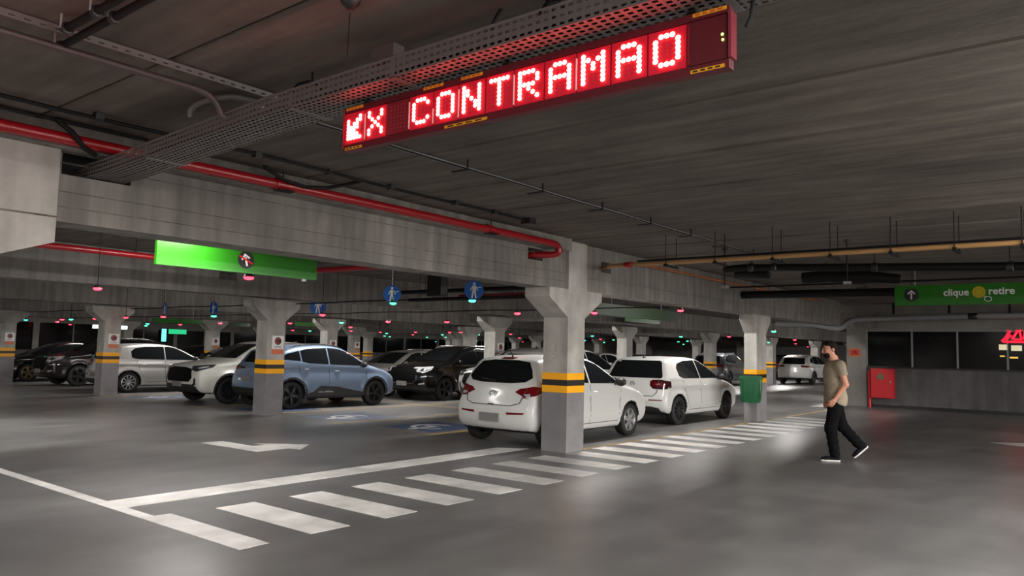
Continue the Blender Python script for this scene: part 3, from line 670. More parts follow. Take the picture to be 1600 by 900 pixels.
CROSS_BLUE = dict(W=1.80, R=0.335, axles=(1.27, -1.27), paint=P_BLUE, rim=(5, 'turbine', M_RIMD), k=0.10, crown=0.05, bow=0.06, tumble=0.42, arch=0.05, flare=.028,
    side=[(1.7, .22), (2.00, .28), (2.08, .46), (2.07, .66), (2.00, .80), (1.80, .92), (1.42, 1.02), (1.14, 1.09), (0.82, 1.25), (0.46, 1.45), (0.10, 1.545), (-0.4, 1.565), (-1.0, 1.53), (-1.45, 1.44), (-1.56, 1.37), (-1.72, 1.14), (-1.86, 1.02), (-1.90, .86), (-1.96, .70), (-1.98, .52), (-1.90, .34), (-1.7, .26), (0, .22)],
    plan=PLAN(2.08, 1.97), belt=[(-1.9, 1.13), (-1.0, 1.09), (1.0, .99), (2, .84)], crease=[(-1.9, .95, 1.9, .86, .022, .02), (-1.0, .52, 0.9, .44, .03, .03)],
    glass=dict(wind=[(-.66, 1.12), (.66, 1.12), (.54, 1.48), (-.54, 1.48)], rear=[(-.58, 1.10), (.58, 1.10), (.50, 1.36), (-.50, 1.36)],
        side=[[(1.02, 1.03), (0.42, 1.39), (0.12, 1.465), (-.16, 1.475), (-.18, 1.07)], [(-.22, 1.075), (-.20, 1.475), (-.72, 1.455), (-.98, 1.40), (-.98, 1.14), (-.8, 1.10)], [(-1.02, 1.15), (-1.02, 1.395), (-1.34, 1.33), (-1.52, 1.25), (-1.50, 1.19)]]),
    tail=dict(P=[('R',.20,.985),('R',.6,1.01),('S',-1.80,1.03),('S',-1.42,.93),('S',-1.62,.90),('S',-1.86,.915),('R',.6,.925),('R',.2,.95)], m=M_TAILD),
    headl=dict(P=[('F',.50,.78),('F',.62,.87),('S',1.84,.91),('S',1.56,.93),('S',1.84,.84),('F',.72,.79)], m=M_CLEAR),
    gaps=[[(1.0, 1.0), (0.96, .66), (0.86, .36)], [(-.20, 1.06), (-.20, .36)], [(-1.10, 1.10), (-1.02, .82), (-.88, .50), (-.74, .38)]],
    handles=[(0.03, .90), (-.86, .95)], handle_m=M_GREYMETAL, mirror=(0.80, 1.05), mirror_m=M_BLACK,
    both=[('sill_cladding', M_CLAD, 'S', [(.92, .24), (.86, .37), (.45, .44), (.05, .52), (-.45, .55), (-.66, .40), (-.82, .36), (-.86, .24)]), ('sill_trim', M_GREYMETAL, 'S', [(-.05, .385), (-.52, .385), (-.48, .425), (-.12, .435)])],
    single=[('bumper_trim', M_CLAD, 'R', [(-.76, .30), (.76, .30), (.72, .50), (-.72, .50)])], plates=[('R', 0, .72, .40, .13)], rails=(-1.2, .35, .60), rail_m=M_BLACK)
SUV_CROSS = dict(W=1.82, R=0.34, axles=(1.31, -1.31), paint=P_PEARL, rim=(10, 'turbine', M_RIMD), k=0.085, crown=0.05, bow=0.075, tumble=0.42, arch=0.06, flare=.03,
    side=[(1.95, .24), (2.18, .32), (2.25, .52), (2.25, .74), (2.20, .92), (2.08, 1.0), (1.60, 1.07), (1.20, 1.12), (0.86, 1.30), (0.46, 1.50), (0.10, 1.60), (-0.4, 1.625), (-1.1, 1.60), (-1.66, 1.52), (-1.74, 1.46), (-1.94, 1.16), (-2.04, 1.0), (-2.08, .80), (-2.12, .62), (-2.10, .42), (-1.95, .30), (0, .24)],
    plan=PLAN(2.25, 2.12), belt=[(-2.1, 1.12), (-1.0, 1.08), (1.0, 1.04), (2, .94)], crease=[(-2, .98, 2.0, .92, .022, .02), (-1.0, .45, 0.9, .42, .02, .03)],
    glass=dict(wind=[(-.68, 1.16), (.68, 1.16), (.56, 1.53), (-.56, 1.53)], rear=[(-.6, 1.10), (.6, 1.10), (.54, 1.45), (-.54, 1.45)],
        side=[[(1.02, 1.09), (0.42, 1.45), (0.12, 1.525), (-.16, 1.535), (-.18, 1.11)], [(-.22, 1.11), (-.20, 1.535), (-.9, 1.52), (-1.08, 1.46), (-1.06, 1.13)], [(-1.12, 1.14), (-1.12, 1.47), (-1.42, 1.42), (-1.62, 1.30), (-1.58, 1.20)]]),
    tail=dict(P=[('R',.44,.95),('R',.5,1.04),('S',-1.98,1.06),('S',-1.68,1.0),('S',-1.96,.94),('R',.7,.94)]),
    headl=dict(P=[('F',.54,.86),('F',.62,.905),('S',2.10,.955),('S',1.66,1.0),('S',1.76,.925),('S',2.04,.86),('F',.70,.815)], m=M_HEAD, inner=[(M_CLEAR, [('S',2.10,.91),('S',1.86,.955),('S',1.88,.93),('S',2.08,.885)])]),
    gaps=[[(1.02, 1.06), (0.98, .66), (0.88, .38)], [(-.20, 1.09), (-.20, .38)], [(-1.16, 1.10), (-1.06, .82), (-.92, .50), (-.78, .40)]],
    handles=[(0.03, .94), (-.88, .97)], mirror=(0.84, 1.12), fin=-1.2,
    both=[('sill_cladding', M_CLAD, 'S', [(.92, .25), (.88, .38), (-.86, .38), (-.90, .25)]), ('bumper_vent', M_CLAD, 'F', [(.62, .44), (.72, .50), (.72, .64), (.67, .66), (.66, .54), (.58, .48)])],
    single=[('grille', M_GRILLE, 'F', [(-.54, .88), (-.60, .66), (-.50, .56), (.50, .56), (.60, .66), (.54, .88), (.30, .92), (-.30, .92)]), ('bumper_skirt', M_CLAD, 'F', [(-.76, .30), (.76, .30), (.72, .44), (.55, .50), (-.55, .50), (-.72, .44)])],
    plates=[('F', 0, .50, .40, .13)])
SUV_BLACK = dict(SUV_CROSS, paint=P_BLACK, rim=(5, 'wide', M_RIMD), arch=0.0, R=.345, k=.10,
    headl=dict(P=[('F',.54,.84),('F',.60,.94),('S',2.10,.97),('S',1.72,1.0),('S',1.86,.90),('F',.78,.82)], m=M_CLEAR, inner=[(M_HEAD, [('F',.62,.87),('F',.66,.92),('S',2.06,.945),('S',2.0,.905),('F',.74,.86)])]),
    both=[('fog_lamp', M_CLEAR, 'F', [(.62, .47), (.80, .50), (.79, .54), (.63, .51)]), ('day_lamp', M_CLEAR, 'F', [(.70, .68), (.86, .72), (.86, .76), (.80, .735), (.70, .71)])],
    single=[('grille', M_GRILLE, 'F', [(-.50, .93), (-.54, .62), (-.44, .52), (.44, .52), (.54, .62), (.50, .93)]), ('grille_frame', M_CHROME, 'F', strip([(-.52, .95), (-.56, .62), (-.44, .51), (.44, .51), (.56, .62), (.52, .95)], .022)), ('bonnet_trim', M_CHROME, 'F', [(-.40, .955), (.40, .955), (.40, .975), (-.40, .975)])],
    plates=[('F', 0, .50, .40, .13)], rails=(-1.3, .3, .6), extra=None, mirror=(.84, 1.12))
del SUV_BLACK['extra']
SEDAN = dict(W=1.78, R=0.32, axles=(1.34, -1.34), paint=P_BEIGE, rim=(5, 'wide', M_RIM), k=0.09, crown=0.05, bow=0.065, tumble=0.45,
    side=[(1.9, .18), (2.16, .24), (2.24, .42), (2.22, .60), (2.14, .74), (1.9, .85), (1.5, .93), (1.12, .98), (0.72, 1.17), (0.30, 1.36), (-0.1, 1.44), (-0.55, 1.45), (-1.0, 1.38), (-1.45, 1.20), (-1.72, 1.07), (-2.0, 1.03), (-2.18, .98), (-2.25, .80), (-2.28, .58), (-2.24, .36), (-2.1, .24), (0, .18)],
    plan=PLAN(2.24, 2.27), belt=[(-2.2, 1.02), (-1.0, 1.0), (1.0, .94), (2, .82)], crease=[(-2.1, .82, 1.9, .72, .024, .018)],
    glass=dict(wind=[(-.64, 1.01), (.64, 1.01), (.52, 1.365), (-.52, 1.365)], rear=[(-.58, 1.10), (.58, 1.10), (.50, 1.36), (-.50, 1.36)],
        side=[[(0.92, .975), (0.26, 1.31), (0.0, 1.365), (-.16, 1.37), (-.18, .99)], [(-.22, .99), (-.20, 1.37), (-.72, 1.33), (-1.12, 1.19), (-1.34, 1.07), (-1.12, 1.02)]]),
    tail=dict(P=[('R',.42,.82),('R',.42,.93),('S',-2.12,.95),('S',-1.92,.93),('S',-2.10,.83)]),
    headl=dict(P=[('F',.50,.63),('F',.62,.75),('S',1.96,.81),('S',1.72,.84),('S',1.98,.72),('F',.72,.65)], m=M_CLEAR),
    gaps=[[(0.94, .95), (0.90, .62), (0.84, .33)], [(-.20, .98), (-.20, .33)], [(-1.16, 1.0), (-1.06, .75), (-.92, .45)]],
    handles=[(0.0, .83), (-.90, .87)], mirror=(0.76, .99), fin=-.9,
    single=[('grille', M_GRILLE, 'F', [(-.42, .68), (-.36, .58), (.36, .58), (.42, .68)]), ('lower_grille', M_GRILLE, 'F', [(-.55, .30), (.55, .30), (.48, .42), (-.48, .42)])], plates=[('F', 0, .48, .40, .13)])

def place(proto, x, y, deg, label, first=False, matmap=None, group='parked cars'):
    o = proto if first else copy_tree(proto, None, matmap)
    o.location = (x, y, 0); o.rotation_euler = (0, 0, math.radians(deg)); o['label'] = label; o['group'] = group
    return o
hatch_a = build_car(HATCH_A); hatch_b = build_car(HATCH_B); cross = build_car(CROSS_BLUE); suv = build_car(SUV_CROSS); suv_b = build_car(SUV_BLACK); sedan = build_car(SEDAN)
place(hatch_a, 11.45, 8.02, 0, 'white hatchback with red wrap-round tail lights parked behind the nearest banded pillar', True)
place(hatch_b, 16.70, 8.40, 0, 'white hatchback with smoked square tail lights parked in front of the green litter bin', True)
place(cross, 12.45, 16.35, -2, 'pale blue crossover with black arch trims half hidden by a banded pillar', True)
place(suv, 12.25, 18.72, 180, 'pearl white crossover with black grille and skirt beside the pale blue car', True)
place(suv_b, 17.85, 16.45, 180, 'black off-roader with chrome grille frame and bright headlamps, rear of the white hatchback', True)
place(sedan, 17.9, 18.85, 180, 'grey-beige sedan showing its windscreen above the pale blue car bonnet', True)
MM = lambda a, b, **k: dict({a.name: b}, **k)
place(hatch_b, 12.15, 24.0, 0, 'silver hatchback side-on with white-spoked wheel behind the second banded pillar', matmap=MM(P_WHITE, P_SILVER, **{M_RIMD.name: M_RIM, M_TAILD.name: M_TAIL}))
place(suv_b, 12.4, 28.0, 180, 'dark plum off-roader with roof rails, front peeping out at the second pillar', matmap=MM(P_BLACK, P_MAROON))
place(sedan, 12.2, 31.6, 180, 'black car side-on with bronze wheels at the far end of the bay row', matmap=MM(P_BEIGE, P_BLACK, **{M_RIM.name: M_RIMB}))
place(suv, 17.6, 13.3, 180, 'white off-roader nose hidden behind the white hatchback with red tail lights', matmap=MM(P_PEARL, P_SILVER))
place(suv, 16.1, 11.0, 0, 'white crossover whose roof and dark side windows show between the two white hatchbacks', matmap=MM(P_PEARL, P_WHITE))
place(suv_b, 17.6, 26.3, 180, 'black van-like car with a bright edged rear window behind the silver hatchback', matmap={})

# cars of the rows farther back, mostly roofs and windows above the nearer ones
place(suv, 44.4, 14.0, 0, 'white off-roader parked far back left of the walking man', matmap=MM(P_PEARL, P_WHITE))
place(suv_b, 50.6, 17.6, 0, 'black car roof rising just behind the far white off-roader', matmap={})
place(suv_b, 37.5, 16.0, 3, 'dark grey off-roader, tail towards us, between the bin pillar and the pillar left of it', matmap=MM(P_BLACK, P_GREY))
place(sedan, 33.2, 18.4, 180, 'black saloon roof just above the roof of the smoked-lamp hatchback', matmap=MM(P_BEIGE, P_BLACK))
place(hatch_b, 33.4, 21.2, 180, 'white car roof far behind the smoked-lamp hatchback', matmap={})
place(sedan, 28.6, 22.0, 0, 'dark saloon far behind the black off-roader', matmap=MM(P_BEIGE, P_GREY))
place(suv, 28.4, 19.4, 0, 'silver off-roader roof seen just right of the nearest pillar', matmap=MM(P_PEARL, P_SILVER))
place(sedan, 28.6, 26.6, 0, 'black saloon roof far behind the grey-beige sedan', matmap=MM(P_BEIGE, P_BLACK))
place(hatch_b, 28.7, 29.2, 180, 'white hatchback far back above the pale blue car bonnet', matmap={})
place(sedan, 17.7, 28.8, 180, 'dark saloon hidden behind the silver hatchback roof', matmap=MM(P_BEIGE, P_GREY))
place(sedan, 17.7, 31.4, 180, 'black saloon far behind the bronze-wheeled car', matmap=MM(P_BEIGE, P_BLACK))
# ------------------------------------------------------------------ cable tray of perforated steel, along Y, hung from the ceiling
def perforated(mb, O, U, V, nu, pu, slot_u, nv, pv, slot_v):
    """sheet with nu x nv slots: origin O, unit directions U and V"""
    us = [0.0]; vs = [0.0]
    for i in range(nu): us += [i * pu + (pu - slot_u) / 2, i * pu + (pu + slot_u) / 2]
    for j in range(nv): vs += [j * pv + (pv - slot_v) / 2, j * pv + (pv + slot_v) / 2]
    us.append(nu * pu); vs.append(nv * pv); O, U, V = Vector(O), Vector(U), Vector(V); o = len(mb.v)
    for u in us:
        for v in vs: mb.v.append(tuple(O + U * u + V * v))
    m = len(vs)
    for i in range(len(us) - 1):
        for j in range(m - 1):
            if i % 2 == 1 and j % 2 == 1: continue
            mb.f.append((o + i * m + j, o + (i + 1) * m + j, o + (i + 1) * m + j + 1, o + i * m + j + 1))
tray = thing('cable_tray', 'perforated grey steel cable tray hung from the ceiling above the red display', 'cable tray', (0, 0, 0))
TX0, TX1, TZ0, TZ1, TY0 = 2.70, 3.00, 2.985, 3.095, -2.4
tray_drop = lambda y: -0.085 * max(0.0, min(1.0, (y - 4.2) / 2.2))           # the last lengths dip to the hole in the beam
segs = [(-2.4, -0.6), (-0.6, 1.2), (1.2, 3.0), (3.0, 3.9), (3.9, 5.7), (5.7, 6.95)]
for (ya, yb) in segs:
    mb = MB(); n = int(round((yb - ya) / 0.045)); pu = (yb - ya) / n
    perforated(mb, (TX0, ya, TZ0), (0, 1, 0), (0, 0, 1), n, pu, 0.026, 3, 0.0365, 0.013)
    perforated(mb, (TX1, ya, TZ0), (0, 1, 0), (0, 0, 1), n, pu, 0.026, 3, 0.0365, 0.013)
    perforated(mb, (TX0, ya, TZ0), (0, 1, 0), (1, 0, 0), n, pu, 0.026, 8, 0.0375, 0.020)
    mb.v = [(x, y, z + tray_drop(y)) for x, y, z in mb.v]; mb.build('perforated_panel', M_TRAY, tray)
for (ya, yb) in segs[1:]:
    zd = tray_drop(ya); MB().box(TX0 - .004, TX0, ya - .02, ya + .02, TZ0 - .004 + zd, TZ1 + .004 + zd).box(TX0 - .004, TX1 + .004, ya - .02, ya + .02, TZ0 - .004 + zd, TZ0 + zd).build('joint_plate', M_TRAY, tray)
for xe in (TX0, TX1): MB().tube([(xe, y, TZ1 + tray_drop(y)) for y in (-2.4, 0, 2, 4.2, 4.8, 5.4, 6.0, 6.4, 6.9)], .006, 6).build('rolled_edge', M_TRAY, tray)
for y in (0.9, 2.02, 3.9):
    MB().tube([(TX0, y, TZ1 - .02), (TX0 + .05, y, TZ1 + .05), (TX0 + .12, y, TZ1 + .085), (TX1 - .12, y, TZ1 + .085), (TX1 - .05, y, TZ1 + .05), (TX1, y, TZ1 - .02)], .011, 6).tube([((TX0+TX1)/2, y, TZ1 + .08), ((TX0+TX1)/2, y, CEIL)], .006, 6).build('hanger', M_BLACKPIPE, tray, 60)
for k, (dx, r) in enumerate(((.05, .018), (.11, .014), (.16, .02), (.22, .012))):
    MB().tube([(TX0 + dx + .01 * math.sin(i * 1.3 + k), -2.4 + i * .6, TZ0 + .01 + r + tray_drop(-2.4 + i * .6)) for i in range(16)], r, 6).build('cable', M_BLACKPIPE, tray, 60)
MB().tube([(2.85, 2.05, 3.06)] + arc((2.85, 2.25, 3.10), .2, PI * .95, PI * .05, 8, 'yz') + [(2.85, 2.46, 3.05)], .009, 6).build('cable', M_BLACKPIPE, tray, 60)

# ------------------------------------------------------------------ the red dot-matrix display
FONT = {'>': ["....#", "#..##", "#.##.", "####.", "###..", "####.", "#####"], 'X': ["#...#", "#...#", ".#.#.", "..#..", ".#.#.", "#...#", "#...#"], ' ': ["....."] * 7,
        'C': [".###.", "#...#", "#....", "#....", "#....", "#...#", ".###."], 'O': [".###.", "#...#", "#...#", "#...#", "#...#", "#...#", ".###."], 'N': ["#...#", "##..#", "##..#", "#.#.#", "#..##", "#..##", "#...#"],
        'T': ["#####", "..#..", "..#..", "..#..", "..#..", "..#..", "..#.."], 'R': ["####.", "#...#", "#...#", "####.", "#.#..", "#..#.", "#...#"], 'A': [".###.", "#...#", "#...#", "#####", "#...#", "#...#", "#...#"], 'M': ["#...#", "##.##", "#.#.#", "#.#.#", "#...#", "#...#", "#...#"]}
M_LED = mat('lit_red_led', (1, 0.3, 0.3), 0.4, emit=(1.0, 0.11, 0.10), strength=6.5, sample=True)
M_LEDOFF = mat('unlit_led', (0.30, 0.05, 0.06), 0.3)
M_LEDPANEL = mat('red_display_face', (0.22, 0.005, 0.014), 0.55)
M_LEDGLOW = mat('lit_display_face', (0.40, 0.006, 0.02), 0.55, emit=(1.0, 0.0, 0.03), strength=0.085)  # weak emission puts the LED halo into the module face
M_LEDFRAME = mat('dark_red_display_case', (0.10, 0.004, 0.010), 0.45)
M_LEDGREEN = mat('green_status_led', (0.3, 0.9, 0.1), 0.4, emit=(0.45, 1.0, 0.12), strength=3.0)
M_STICK = mat('yellow_sticker', srgb((226, 160, 20)), 0.5); M_STICKD = mat('orange_sticker', srgb((200, 70, 40)), 0.5)
SX, SY0, SY1, SZ0, SZ1 = 2.85, 1.185, 3.565, 2.692, 2.952
disp = thing('led_display', 'long red dot-matrix display reading CONTRAMAO, hung under the cable tray', 'sign', (SX, SY1, SZ0))
SWd = SY1 - SY0; MW = SWd / 13.0
def L(x, y, z): return (x, -y, z)               # local: u runs along the text (towards -Y), z up, face towards -X
MB().box(0.006, 0.045, -SWd, 0, 0, SZ1 - SZ0).build('case', M_LEDFRAME, disp)
MB().box(-0.004, 0.006, -SWd, 0, SZ1 - SZ0 - .032, SZ1 - SZ0).build('case_rail', M_LEDFRAME, disp); MB().box(-0.004, 0.006, -SWd, 0, 0, .036).build('case_rail', M_LEDFRAME, disp)
for k, ch in enumerate('>X CONTRAMAO'):
    u0 = k * MW; face = MB().box(0.0, 0.006, -(u0 + MW - .004), -(u0 + .004), .040, SZ1 - SZ0 - .036).build('character_module', M_LEDGLOW if ch != ' ' else M_LEDPANEL, disp)
    lit, off = MB(), MB(); pitch = MW * 0.80 / 5.6; zc = (SZ1 - SZ0) / 2 + .004; pz = .0205
    for r in range(7):
        for c in range(5):
            cu = u0 + MW / 2 + (c - 2) * pitch; cz = zc + (3 - r) * pz; on = FONT[ch][r][c] == '#'
            (lit if on else off).ball((-0.004 if on else 0.0, -cu, cz), .006 if on else .003, .0138 if on else .004, .0126 if on else .004, 8, 4)
    if lit.v: lit.build('lit_leds', M_LED, face, 60)['kind'] = 'stuff'
    off.build('dark_leds', M_LEDOFF, face, 60)['kind'] = 'stuff'
    if k in (1, 3, 4, 5, 7, 9): MB().box(-0.003, 0.004, -(u0 + .003), -(u0 - .003), .05, SZ1 - SZ0 - .06 if k % 2 else .13).build('divider', M_WHITE, disp)  # white strips paint the glints along the module edges
ctl = MB().box(-0.002, 0.006, -SWd + .01, -(12 * MW + .012), .040, SZ1 - SZ0 - .036).build('control_module', M_LEDFRAME, disp)
MB().ball((-.004, -SWd + .028, .142), .004, .006, .006, 8, 4).ball((-.004, -SWd + .026, .119), .004, .0055, .0055, 8, 4).build('status_light', M_LEDGREEN, ctl, 60)['kind'] = 'stuff'
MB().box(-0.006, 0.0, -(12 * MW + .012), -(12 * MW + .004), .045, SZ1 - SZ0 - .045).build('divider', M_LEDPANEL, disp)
MB().box(-0.012, .045, -SWd - .012, -SWd, .04, SZ1 - SZ0 - .03).build('end_plate', mat('pinkish_acrylic', (0.22, 0.03, 0.045), 0.3), disp)
MB().box(-0.008, .045, 0, .010, .02, SZ1 - SZ0 - .01).build('end_plate', MATS['pinkish_acrylic'], disp)
for (uc, top) in ((.5, 1), (4.0, 1), (5.5, 1), (12.55, 1), (.5, 0), (5.3, 0), (12.5, 0)):
    z = SZ1 - SZ0 - .018 if top else .004; w = MW * (.8 if uc != 5.3 else 1.6)
    st = MB().box(-.0065, -.004, -(uc * MW + w / 2), -(uc * MW - w / 2), z, z + .015).build('sticker', M_STICK, disp)
    q = MB()
    for i in range(4): q.box(-.0075, -.0065, -(uc * MW - w * .42 + w * i * .22 + w * .14), -(uc * MW - w * .42 + w * i * .22), z + .004, z + .011)
    q.build('sticker_print', M_STICKD if top else M_BLACK, st)['kind'] = 'stuff'
for y in (-.15, -1.2, -2.2): MB().box(.03, .06, y - .02, y + .02, SZ1 - SZ0, TZ0 - SZ0 - .003).build('bracket', M_BLACKPIPE, disp)
MB().tube([(.04, .01, .07)] + arc((.04, .02, .11), .05, -PI / 2, PI / 2, 8, 'yz')[::1] + [(.04, 0, .16)], .005, 6).build('feed_cable', M_BLACKPIPE, disp, 60)
MB().tube([(.05, -SWd - .05, .17), (.05, -SWd - .07, .21), (.06, -SWd - .075, .285)], .008, 6).build('feed_cable', M_BLACKPIPE, disp, 60)

# ------------------------------------------------------------------ green signs
def disc_arrow(parent, plane, c, r, z0, dz, rot=0.0, slash=False):
    """black disc with white arrow; plane 'xz' faces -Y, 'yz' faces -X (u to the right as seen)"""
    ax = 'y' if plane == 'xz' else 'x'
    def P(p):
        a = math.cos(rot) * p[0] - math.sin(rot) * p[1]; b = math.sin(rot) * p[0] + math.cos(rot) * p[1]
        return (c[0] + a * r, c[1] + b * r) if plane == 'xz' else (c[0] - a * r, c[1] + b * r)
    d = MB().prism([P(q) for q in circle((0, 0), 1, 32)], ax, z0, z0 - dz).build('black_disc', M_BLACK, parent)
    a = MB().prism([P(q) for q in ((-.1, -.7), (.1, -.7), (.1, .30), (-.1, .30))], ax, z0 - dz, z0 - 2 * dz)
    a.prism([P(q) for q in ((0, .72), (.55, .18), (.42, .04), (0, .46), (-.42, .04), (-.55, .18))], ax, z0 - dz, z0 - 2.1 * dz); a.build('arrow', M_WHITE, d)
    if slash: MB().prism([P(q) for q in ((-.78, .52), (-.66, .66), (.78, -.52), (.66, -.66))], ax, z0 - 2.1 * dz, z0 - 3 * dz).build('red_slash', mat('red_print', srgb((205, 20, 30)), .4), d)
gs = thing('hanging_sign', 'bright green hanging sign with a crossed-out arrow in a black disc under the front beam', 'sign', (5.0, 8.0, 2.37))
MB().box(-1.03, 1.045, 0, .05, 0, .305).build('sign_board', M_GREEN, gs)
disc_arrow(gs, 'xz', (.03, .155), .105, 0, .003, 0.25, True)
for x in (-.55, .6): MB().box(x - .012, x + .012, .015, .035, .30, .88).build('hanger', M_STEEL, gs)
MB().box(-.56, -.48, -.02, .0, .285, .315).build('clamp', M_STEEL, gs); MB().box(.82, .88, -.01, .01, -.03, .0).build('clamp', M_STEEL, gs)
g2 = thing('hanging_sign', 'green hanging sign reading clique retire with a white arrow in a black disc', 'sign', (16.0, 3.35, 2.55))
MB().box(0, .06, -3.0, 0, 0, .38).build('sign_board', M_GREEN, g2)
disc_arrow(g2, 'yz', (-.29, .205), .125, 0, .003)
ROT_YZ = Matrix(((0, 0, -1), (-1, 0, 0), (0, 1, 0))).to_4x4()
for s, y, z in (('clique', -1.03, .225), ('retire', -1.735, .235)):
    me = text_mesh(s, .175, .003, .004); o = link('lettering', me, M_WHITE, g2); o.matrix_local = Matrix.Translation((-.001, y, z)) @ ROT_YZ
M_YDISC = mat('yellow_print', srgb((196, 176, 24)), .45); M_YDISC2 = mat('dull_yellow_print', srgb((150, 140, 24)), .45)
yd = MB().prism([(-1.39 - .105 * math.cos(a), .225 + .105 * math.sin(a)) for a in np.linspace(0, 2 * PI, 29)[:-1]], 'x', 0, -.003).build('yellow_disc', M_YDISC, g2)
b = MB()
for k in range(8):
    a = k * PI / 4; b.prism([(-1.39 - .06 * math.cos(a) - .014 * math.cos(a + d), .225 + .06 * math.sin(a) + .014 * math.sin(a + d)) for d in np.linspace(0, 2 * PI, 9)[:-1]], 'x', -.003, -.005)
b.build('disc_pattern', M_YDISC2, yd)['kind'] = 'stuff'
b = MB().tube([(-.004, -1.53 - .055 * math.cos(a), .10 + .042 * math.sin(a)) for a in np.linspace(2.6, -2.9, 16)] + [(-.004, -1.47, .15), (-.004, -1.51, .145)], .006, 6); b.build('pointer_outline', M_WHITE, g2)
for y in (-.35, -2.4): MB().box(.02, .04, y - .01, y + .01, .38, .70).build('hanger', M_STEEL, g2)
M_GREEND = mat('dark_green_sign_back', srgb((12, 38, 9)), .6)
for nm, x0, x1, y, z0, z1, m, lab in (('hanging_sign', 14.2, 18.2, 9.0, 2.36, 2.63, M_GREEND, 'dark green unlit sign back above the two white hatchbacks'), ('hanging_sign', 24.2, 26.9, 14.0, 2.66, 2.82, M_GREEN, 'light green tapering sign beneath the dark green sign back'),
                                      ('hanging_sign', 14.6, 16.6, 29.3, 2.28, 2.45, M_GREEN, 'small green sign with glowing lamps between the two left pillars'), ('hanging_sign', 18.3, 20.2, 31.5, 2.30, 2.47, M_GREEND, 'dull green sign behind the small green sign'), ('hanging_sign', 17.9, 18.9, 24.9, 2.27, 2.42, M_GREEN, 'small green sign right of the central-left pillar capital')):
    t = thing(nm, lab, 'sign', ((x0 + x1) / 2, y, z0)); hw = (x1 - x0) / 2
    MB().box(-hw, hw, 0, .05, 0, z1 - z0).build('sign_board', m, t); [MB().tube([(q * hw * .6, .025, z1 - z0), (q * hw * .6, .025, CEIL - z0)], .008, 6).build('hanger', M_STEEL, t) for q in (-1, 1)]

# ------------------------------------------------------------------ round blue walk signs
def blue_sign(x, y, z, r, rz, label, cut=False):
    t = thing('walk_sign', label, 'sign', (x, y, z), rz, None)
    P = lambda p: (p[0] * r, p[1] * r)
    MB().prism([P(q) for q in circle((0, 0), 1, 28)], 'y', 0, .012).build('blue_disc', M_BLUE, t)
    b = MB().prism([P(q) for q in circle((0, .66), .15, 12)], 'y', 0, -.003)
    for poly in (((-.20, .46), (.20, .46), (.17, -.10), (-.17, -.10)), ((-.18, -.08), (0, -.08), (-.13, -.82), (-.27, -.82)), ((0, -.08), (.18, -.08), (.27, -.82), (.13, -.82)), ((-.20, .46), (-.12, .40), (-.34, -.06), (-.44, -.02)), ((.20, .46), (.12, .40), (.34, -.06), (.44, -.02))): b.prism([P(q) for q in poly], 'y', 0, -.003)
    b.prism([P(q) for q in ((.36, .30), (.74, .38), (.74, .30), (.36, .22))], 'y', 0, -.003); b.build('walking_figure', M_WHITE, t)
    MB().tube([(0, .006, r), (0, .006, CEIL - z)], .006, 6).build('hanger', M_STEEL, t)
V2 = lambda x, y: math.atan2(y, x) - PI / 2        # turn the -Y face towards the camera's side
blue_sign(10.15, 11.05, 2.57, .17, V2(10.1, 11.2), 'round blue walking-figure sign above a green lamp, left of the two clear ones')
blue_sign(9.75, 8.58, 2.54, .165, V2(9.6, 8.4), 'round blue walking-figure sign above a green lamp, next to the nearest pillar')
blue_sign(11.3, 14.85, 2.46, .19, V2(11.3, 14.8), 'round blue walking-figure sign with its top hidden by a beam above a red lamp')
blue_sign(10.3, 17.7, 2.39, .18, V2(10.3, 17.7) - 1.05, 'narrow edge-on blue walking sign above a green lamp at left')
blue_sign(10.2, 19.95, 2.42, .17, V2(10.3, 19.9) - 1.25, 'edge-on blue sign above a red lamp right of the second banded pillar')

# ------------------------------------------------------------------ notice plates on pillars
M_ORANGE = mat('orange_print', srgb((206, 110, 70)), .5)
def notice(x, y, z0, label):
    t = thing('notice_plate', label, 'sign', (x, y, z0)); MB().box(0, .29, -.008, 0, .11, .40).build('white_panel', M_WHITE, t)
    d = MB().prism(circle((.145, .285), .085, 18), 'y', -.008, -.011).build('dark_disc', M_BLACK, t)
    MB().prism(ring((.145, .285), .040, .062, .6, 5.4, 12), 'y', -.011, -.013).build('red_ring', mat('red_print', srgb((205, 20, 30)), .4), d)
    b = MB()
    for k in range(2): b.box(.05, .24, -.0095, -.008, .135 + k * .025, .147 + k * .025)
    b.build('small_print', M_GREYMETAL, t)['kind'] = 'stuff'
    MB().box(0, .29, -.008, 0, 0, .105).build('orange_panel', M_ORANGE, t)
for (i, j, lab) in ((0, 1, 'white notice plate with orange strip on the pillar beside the pale blue car'), (0, 2, 'white notice plate with orange strip on the pillar in front of the silver hatchback'), (0, 3, 'white notice plate on the pillar at the far left edge'), (1, 1, 'white notice plate on the pillar just left of the nearest pillar'), (1, 2, 'white notice plate behind the pale blue car roof'), (1, 3, 'white notice plate on the pillar behind the silver hatchback bonnet'), (2, 3, 'white notice plate on the far pillar behind the grey-beige sedan')):
    notice(GX[i] + .12, GY[j] + .02, 1.33, lab)

